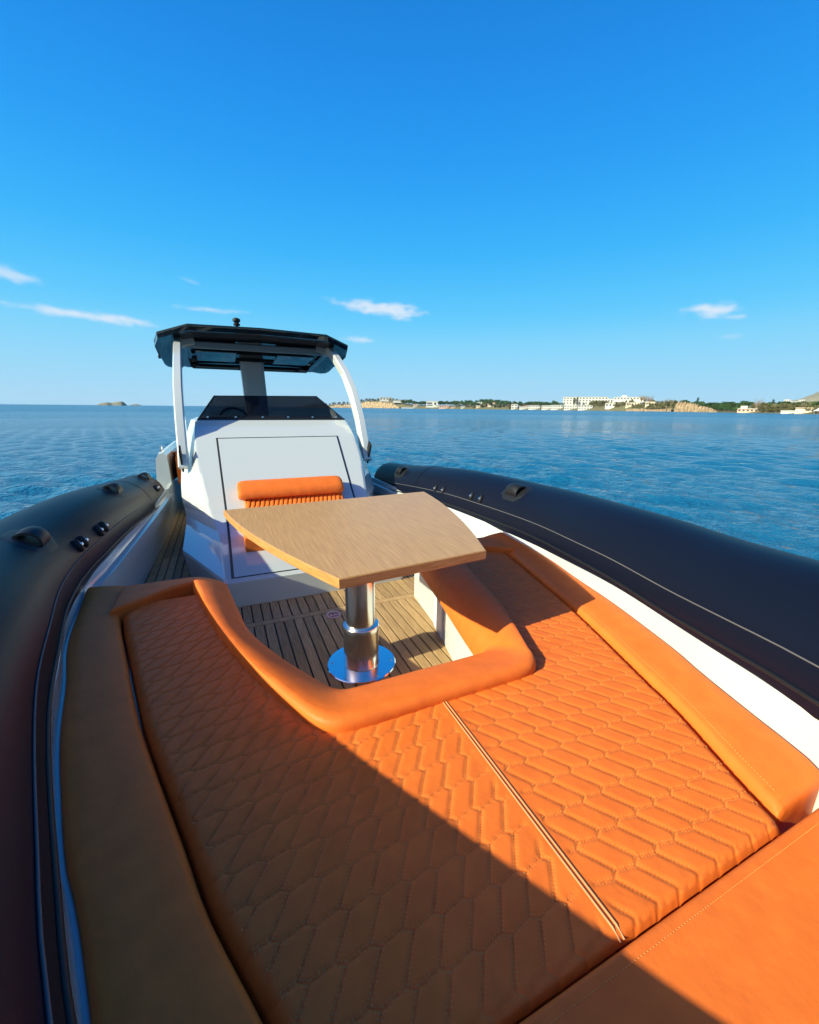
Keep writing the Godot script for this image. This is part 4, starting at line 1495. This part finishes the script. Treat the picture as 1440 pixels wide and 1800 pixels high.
# padded surround of the foot well: U-shaped roll that dips towards the well
func surround() -> void:
	var outer := [Vector2(-0.905, -2.62), Vector2(-0.875, -2.5), Vector2(-0.80, -2.15), Vector2(-0.72, -1.83), Vector2(-0.605, -1.5), Vector2(-0.50, -1.26), Vector2(-0.45, -1.165), Vector2(-0.40, -1.12), Vector2(-0.33, -1.105), Vector2(0.0, -1.105), Vector2(0.32, -1.105), Vector2(0.41, -1.115), Vector2(0.45, -1.15), Vector2(0.475, -1.22), Vector2(0.60, -1.55), Vector2(0.71, -2.0), Vector2(0.77, -2.25), Vector2(0.83, -2.5), Vector2(0.86, -2.62)]
	var inner := [Vector2(-0.70, -2.66), Vector2(-0.685, -2.55), Vector2(-0.645, -2.25), Vector2(-0.60, -1.98), Vector2(-0.49, -1.70), Vector2(-0.40, -1.53), Vector2(-0.355, -1.45), Vector2(-0.325, -1.41), Vector2(-0.28, -1.385), Vector2(0.0, -1.385), Vector2(0.30, -1.385), Vector2(0.35, -1.39), Vector2(0.375, -1.41), Vector2(0.385, -1.45), Vector2(0.425, -1.66), Vector2(0.495, -2.0), Vector2(0.545, -2.25), Vector2(0.59, -2.5), Vector2(0.62, -2.66)]
	var co := []
	var ci := []
	var dist := 0.0
	for k in outer.size():
		if k > 0:
			dist += (outer[k] - outer[k - 1]).length()
		co.append([dist, outer[k].x, outer[k].y, inner[k].x, inner[k].y])
	var tab := [[], [], [], []]
	for r in co:
		for c in 4:
			tab[c].append([r[0], r[c + 1]])
	var rings := []
	var n := 120
	for k in n + 1:
		var s := dist * k / float(n)
		var po := Vector2(curve(tab[0], s), curve(tab[1], s))
		var pi := Vector2(curve(tab[2], s), curve(tab[3], s))
		var e: float = min(s, dist - s)
		var end := 0.0
		if e < 0.05:
			var r := 1.0 - e / 0.05
			end = 0.045 * (1.0 - sqrt(maxf(0.0, 1.0 - r * r)))
		var ring := PackedVector3Array()
		for q in [[0.0, 0.40], [0.0, 0.485], [0.015, 0.502], [0.06, 0.516], [0.16, 0.519], [0.36, 0.506], [0.58, 0.485], [0.78, 0.462], [0.90, 0.442], [0.97, 0.42], [1.0, 0.39], [1.01, 0.31], [0.97, 0.30]]:
			var p := po.lerp(pi, q[0])
			ring.append(Vector3(X0 + p.x, q[1] - end * (1.0 if q[1] > 0.43 else 0.0), p.y))
		rings.append(ring)
	var o := thing("well_surround", "padded orange U-shaped surround of the table well", "cushion")
	part("cover", Geo.new().loft(rings).mesh(50.0), M.leather, o)

func end_pads() -> void:
	for side in [-1.0, 1.0]:
		var poly := PackedVector2Array()
		for q in [[1.235, -2.30], [1.235, -2.62], [0.88, -2.62], [0.86, -2.535], [0.98, -2.49], [1.12, -2.38]]:
			poly.append(Vector2(X0 + side * q[0], q[1]))
		one("seat_end_pad", Geo.new().slab(poly, 0.37, 0.515, 0.018, 4).mesh(50.0), M.leather, "small smooth orange pad closing the aft end of the shaded quilted seat" if side < 0 else "small smooth orange pad closing the aft end of the sunlit quilted seat", "cushion", "pads at the ends of the quilted seats")

# backrest and seat fixed on the sloping front of the console
func console_seat() -> void:
	var d := Vector3(0, 0.626, -0.78)
	var n := Vector3(0, 0.78, 0.626)
	# bolster
	var foot := Vector3(X0, 0.535, face_z(0.535))
	var rings := []
	for xx in [-0.555, -0.545, -0.52, -0.47, 0.0, 0.47, 0.52, 0.545, 0.555]:
		var s := 1.0
		if abs(xx) > 0.5:
			s = {0.555: 0.72, 0.545: 0.86, 0.52: 0.96}[abs(xx)]
		var ring := PackedVector3Array()
		var c := foot + d * 0.045 + n * 0.085
		for q in [[-0.02, -0.075], [-0.055, -0.03], [-0.075, 0.02], [-0.06, 0.058], [-0.02, 0.07], [0.04, 0.062], [0.085, 0.035], [0.10, -0.005], [0.095, -0.05], [0.08, -0.075]]:
			ring.append(c + Vector3(xx, 0, 0) + d * q[0] * s * 1.5 + n * q[1] * s * 1.12)
		rings.append(ring)
	var o := thing("backrest_bolster", "orange roll bolster on the front of the console", "cushion")
	part("cover", Geo.new().loft(rings).mesh(50.0), M.leather, o)
	# ribbed backrest pad below the bolster
	var pad := thing("backrest_pad", "ribbed orange backrest pad under the roll bolster", "cushion")
	var base := Geo.new()
	base.box(Transform3D(Basis(Vector3.RIGHT, d, n * -1.0 if Vector3.RIGHT.cross(d).dot(n) < 0 else n), Vector3(X0 + 0.02, 0, 0) + Vector3(0, 0.46, face_z(0.46)) + n * 0.03), Vector3(1.04, 0.24, 0.06), 0.02)
	part("cover", base.mesh(), M.leather, pad)
	var bump := Geo.new()
	for k in 21:
		var xx := -0.47 + 0.047 * k
		bump.tube([Vector3(X0 + xx - 0.05, 0.40, face_z(0.40)) + n * 0.058, Vector3(X0 + xx, 0.46, face_z(0.46)) + n * 0.062, Vector3(X0 + xx + 0.02, 0.53, face_z(0.53)) + n * 0.062], [0.021], 8, true, 0.35)
	part("ribs", bump.mesh(60.0), M.leather, pad)
	# seat squab
	var sq := PackedVector2Array([Vector2(X0 - 0.55, -3.665), Vector2(X0 + 0.55, -3.665), Vector2(X0 + 0.55, -4.28), Vector2(X0 - 0.55, -4.28)])
	one("seat_squab", Geo.new().slab(sq, 0.272, 0.405, 0.022, 4).mesh(50.0), M.leather, "orange seat squab at the foot of the console, behind the table", "cushion")
	# aft bench beyond the passage
	var aft := thing("aft_seat_back", "dark orange seat back behind the white bulwark, left of the console", "cushion")
	part("cover", Geo.new().box(Transform3D(Basis(Vector3.UP, 0.1), Vector3(-0.60, 0.62, -7.0)), Vector3(0.16, 0.44, 0.9), 0.04).mesh(60.0), M.leather, aft)

# ---------------------------------------------------------------- the table
func table() -> void:
	var t := thing("pedestal_table", "teak-topped table on a polished steel pedestal", "table", Vector3(X0, 0, -2.118))
	var o := Vector2(X0, -2.118)
	var bl := Vector2(-0.038, -2.557) - o
	var fl := Vector2(0.325, -1.325) - o
	var fr := Vector2(0.978, -1.383) - o
	var br := Vector2(1.29, -2.63) - o
	var poly := PackedVector2Array()
	for k in 13:
		var s := k / 12.0
		var p := bl.lerp(fl, s)
		poly.append(p + Vector2(-1, -0.29).normalized() * 0.052 * 4 * s * (1 - s))
	for k in 13:
		var s := k / 12.0
		var p := fr.lerp(br, s)
		poly.append(p + Vector2(1, -0.25).normalized() * 0.05 * 4 * s * (1 - s))
	part("lipping", Geo.new().slab(poly, 0.876, 0.9145, 0.002, 2, 0.004).mesh(20.0), M.lipping, t)
	var top := Geo.inset(poly, 0.0)
	var area := 0.0
	for k in poly.size():
		var q := poly[(k + 1) % poly.size()]
		area += poly[k].x * q.y - q.x * poly[k].y
	top = Geo.inset(poly, 0.003 if area > 0 else -0.003)
	part("table_top", Geo.new().slab(top, 0.912, 0.9165, 0.001, 1).mesh(), M.veneer, t)
	part("base_plate", Geo.new().lathe(Vector3.ZERO, [[0.205, 0.006], [0.205, 0.010], [0.200, 0.014], [0.108, 0.015]], 64).mesh(), M.steel, t)
	part("lower_column", Geo.new().lathe(Vector3.ZERO, [[0.108, 0.012], [0.104, 0.02], [0.104, 0.235], [0.109, 0.236], [0.109, 0.262], [0.104, 0.27], [0.088, 0.272]], 48).mesh(), M.brushed, t)
	part("upper_column", Geo.new().lathe(Vector3.ZERO, [[0.086, 0.26], [0.086, 0.86]], 48).mesh(), M.brushed, t)
	part("mounting_plate", Geo.new().box(Transform3D(Basis(), Vector3(0, 0.866, 0)), Vector3(0.4, 0.02, 0.4), 0.004).mesh(), M.steel, t)
	for k in 6:
		var a := TAU * (k + 0.3) / 6
		part("screw", Geo.new().lathe(Vector3(cos(a) * 0.175, 0.014, sin(a) * 0.175), [[0.009, 0.0], [0.008, 0.003]], 10).mesh(), M.brushed, t)
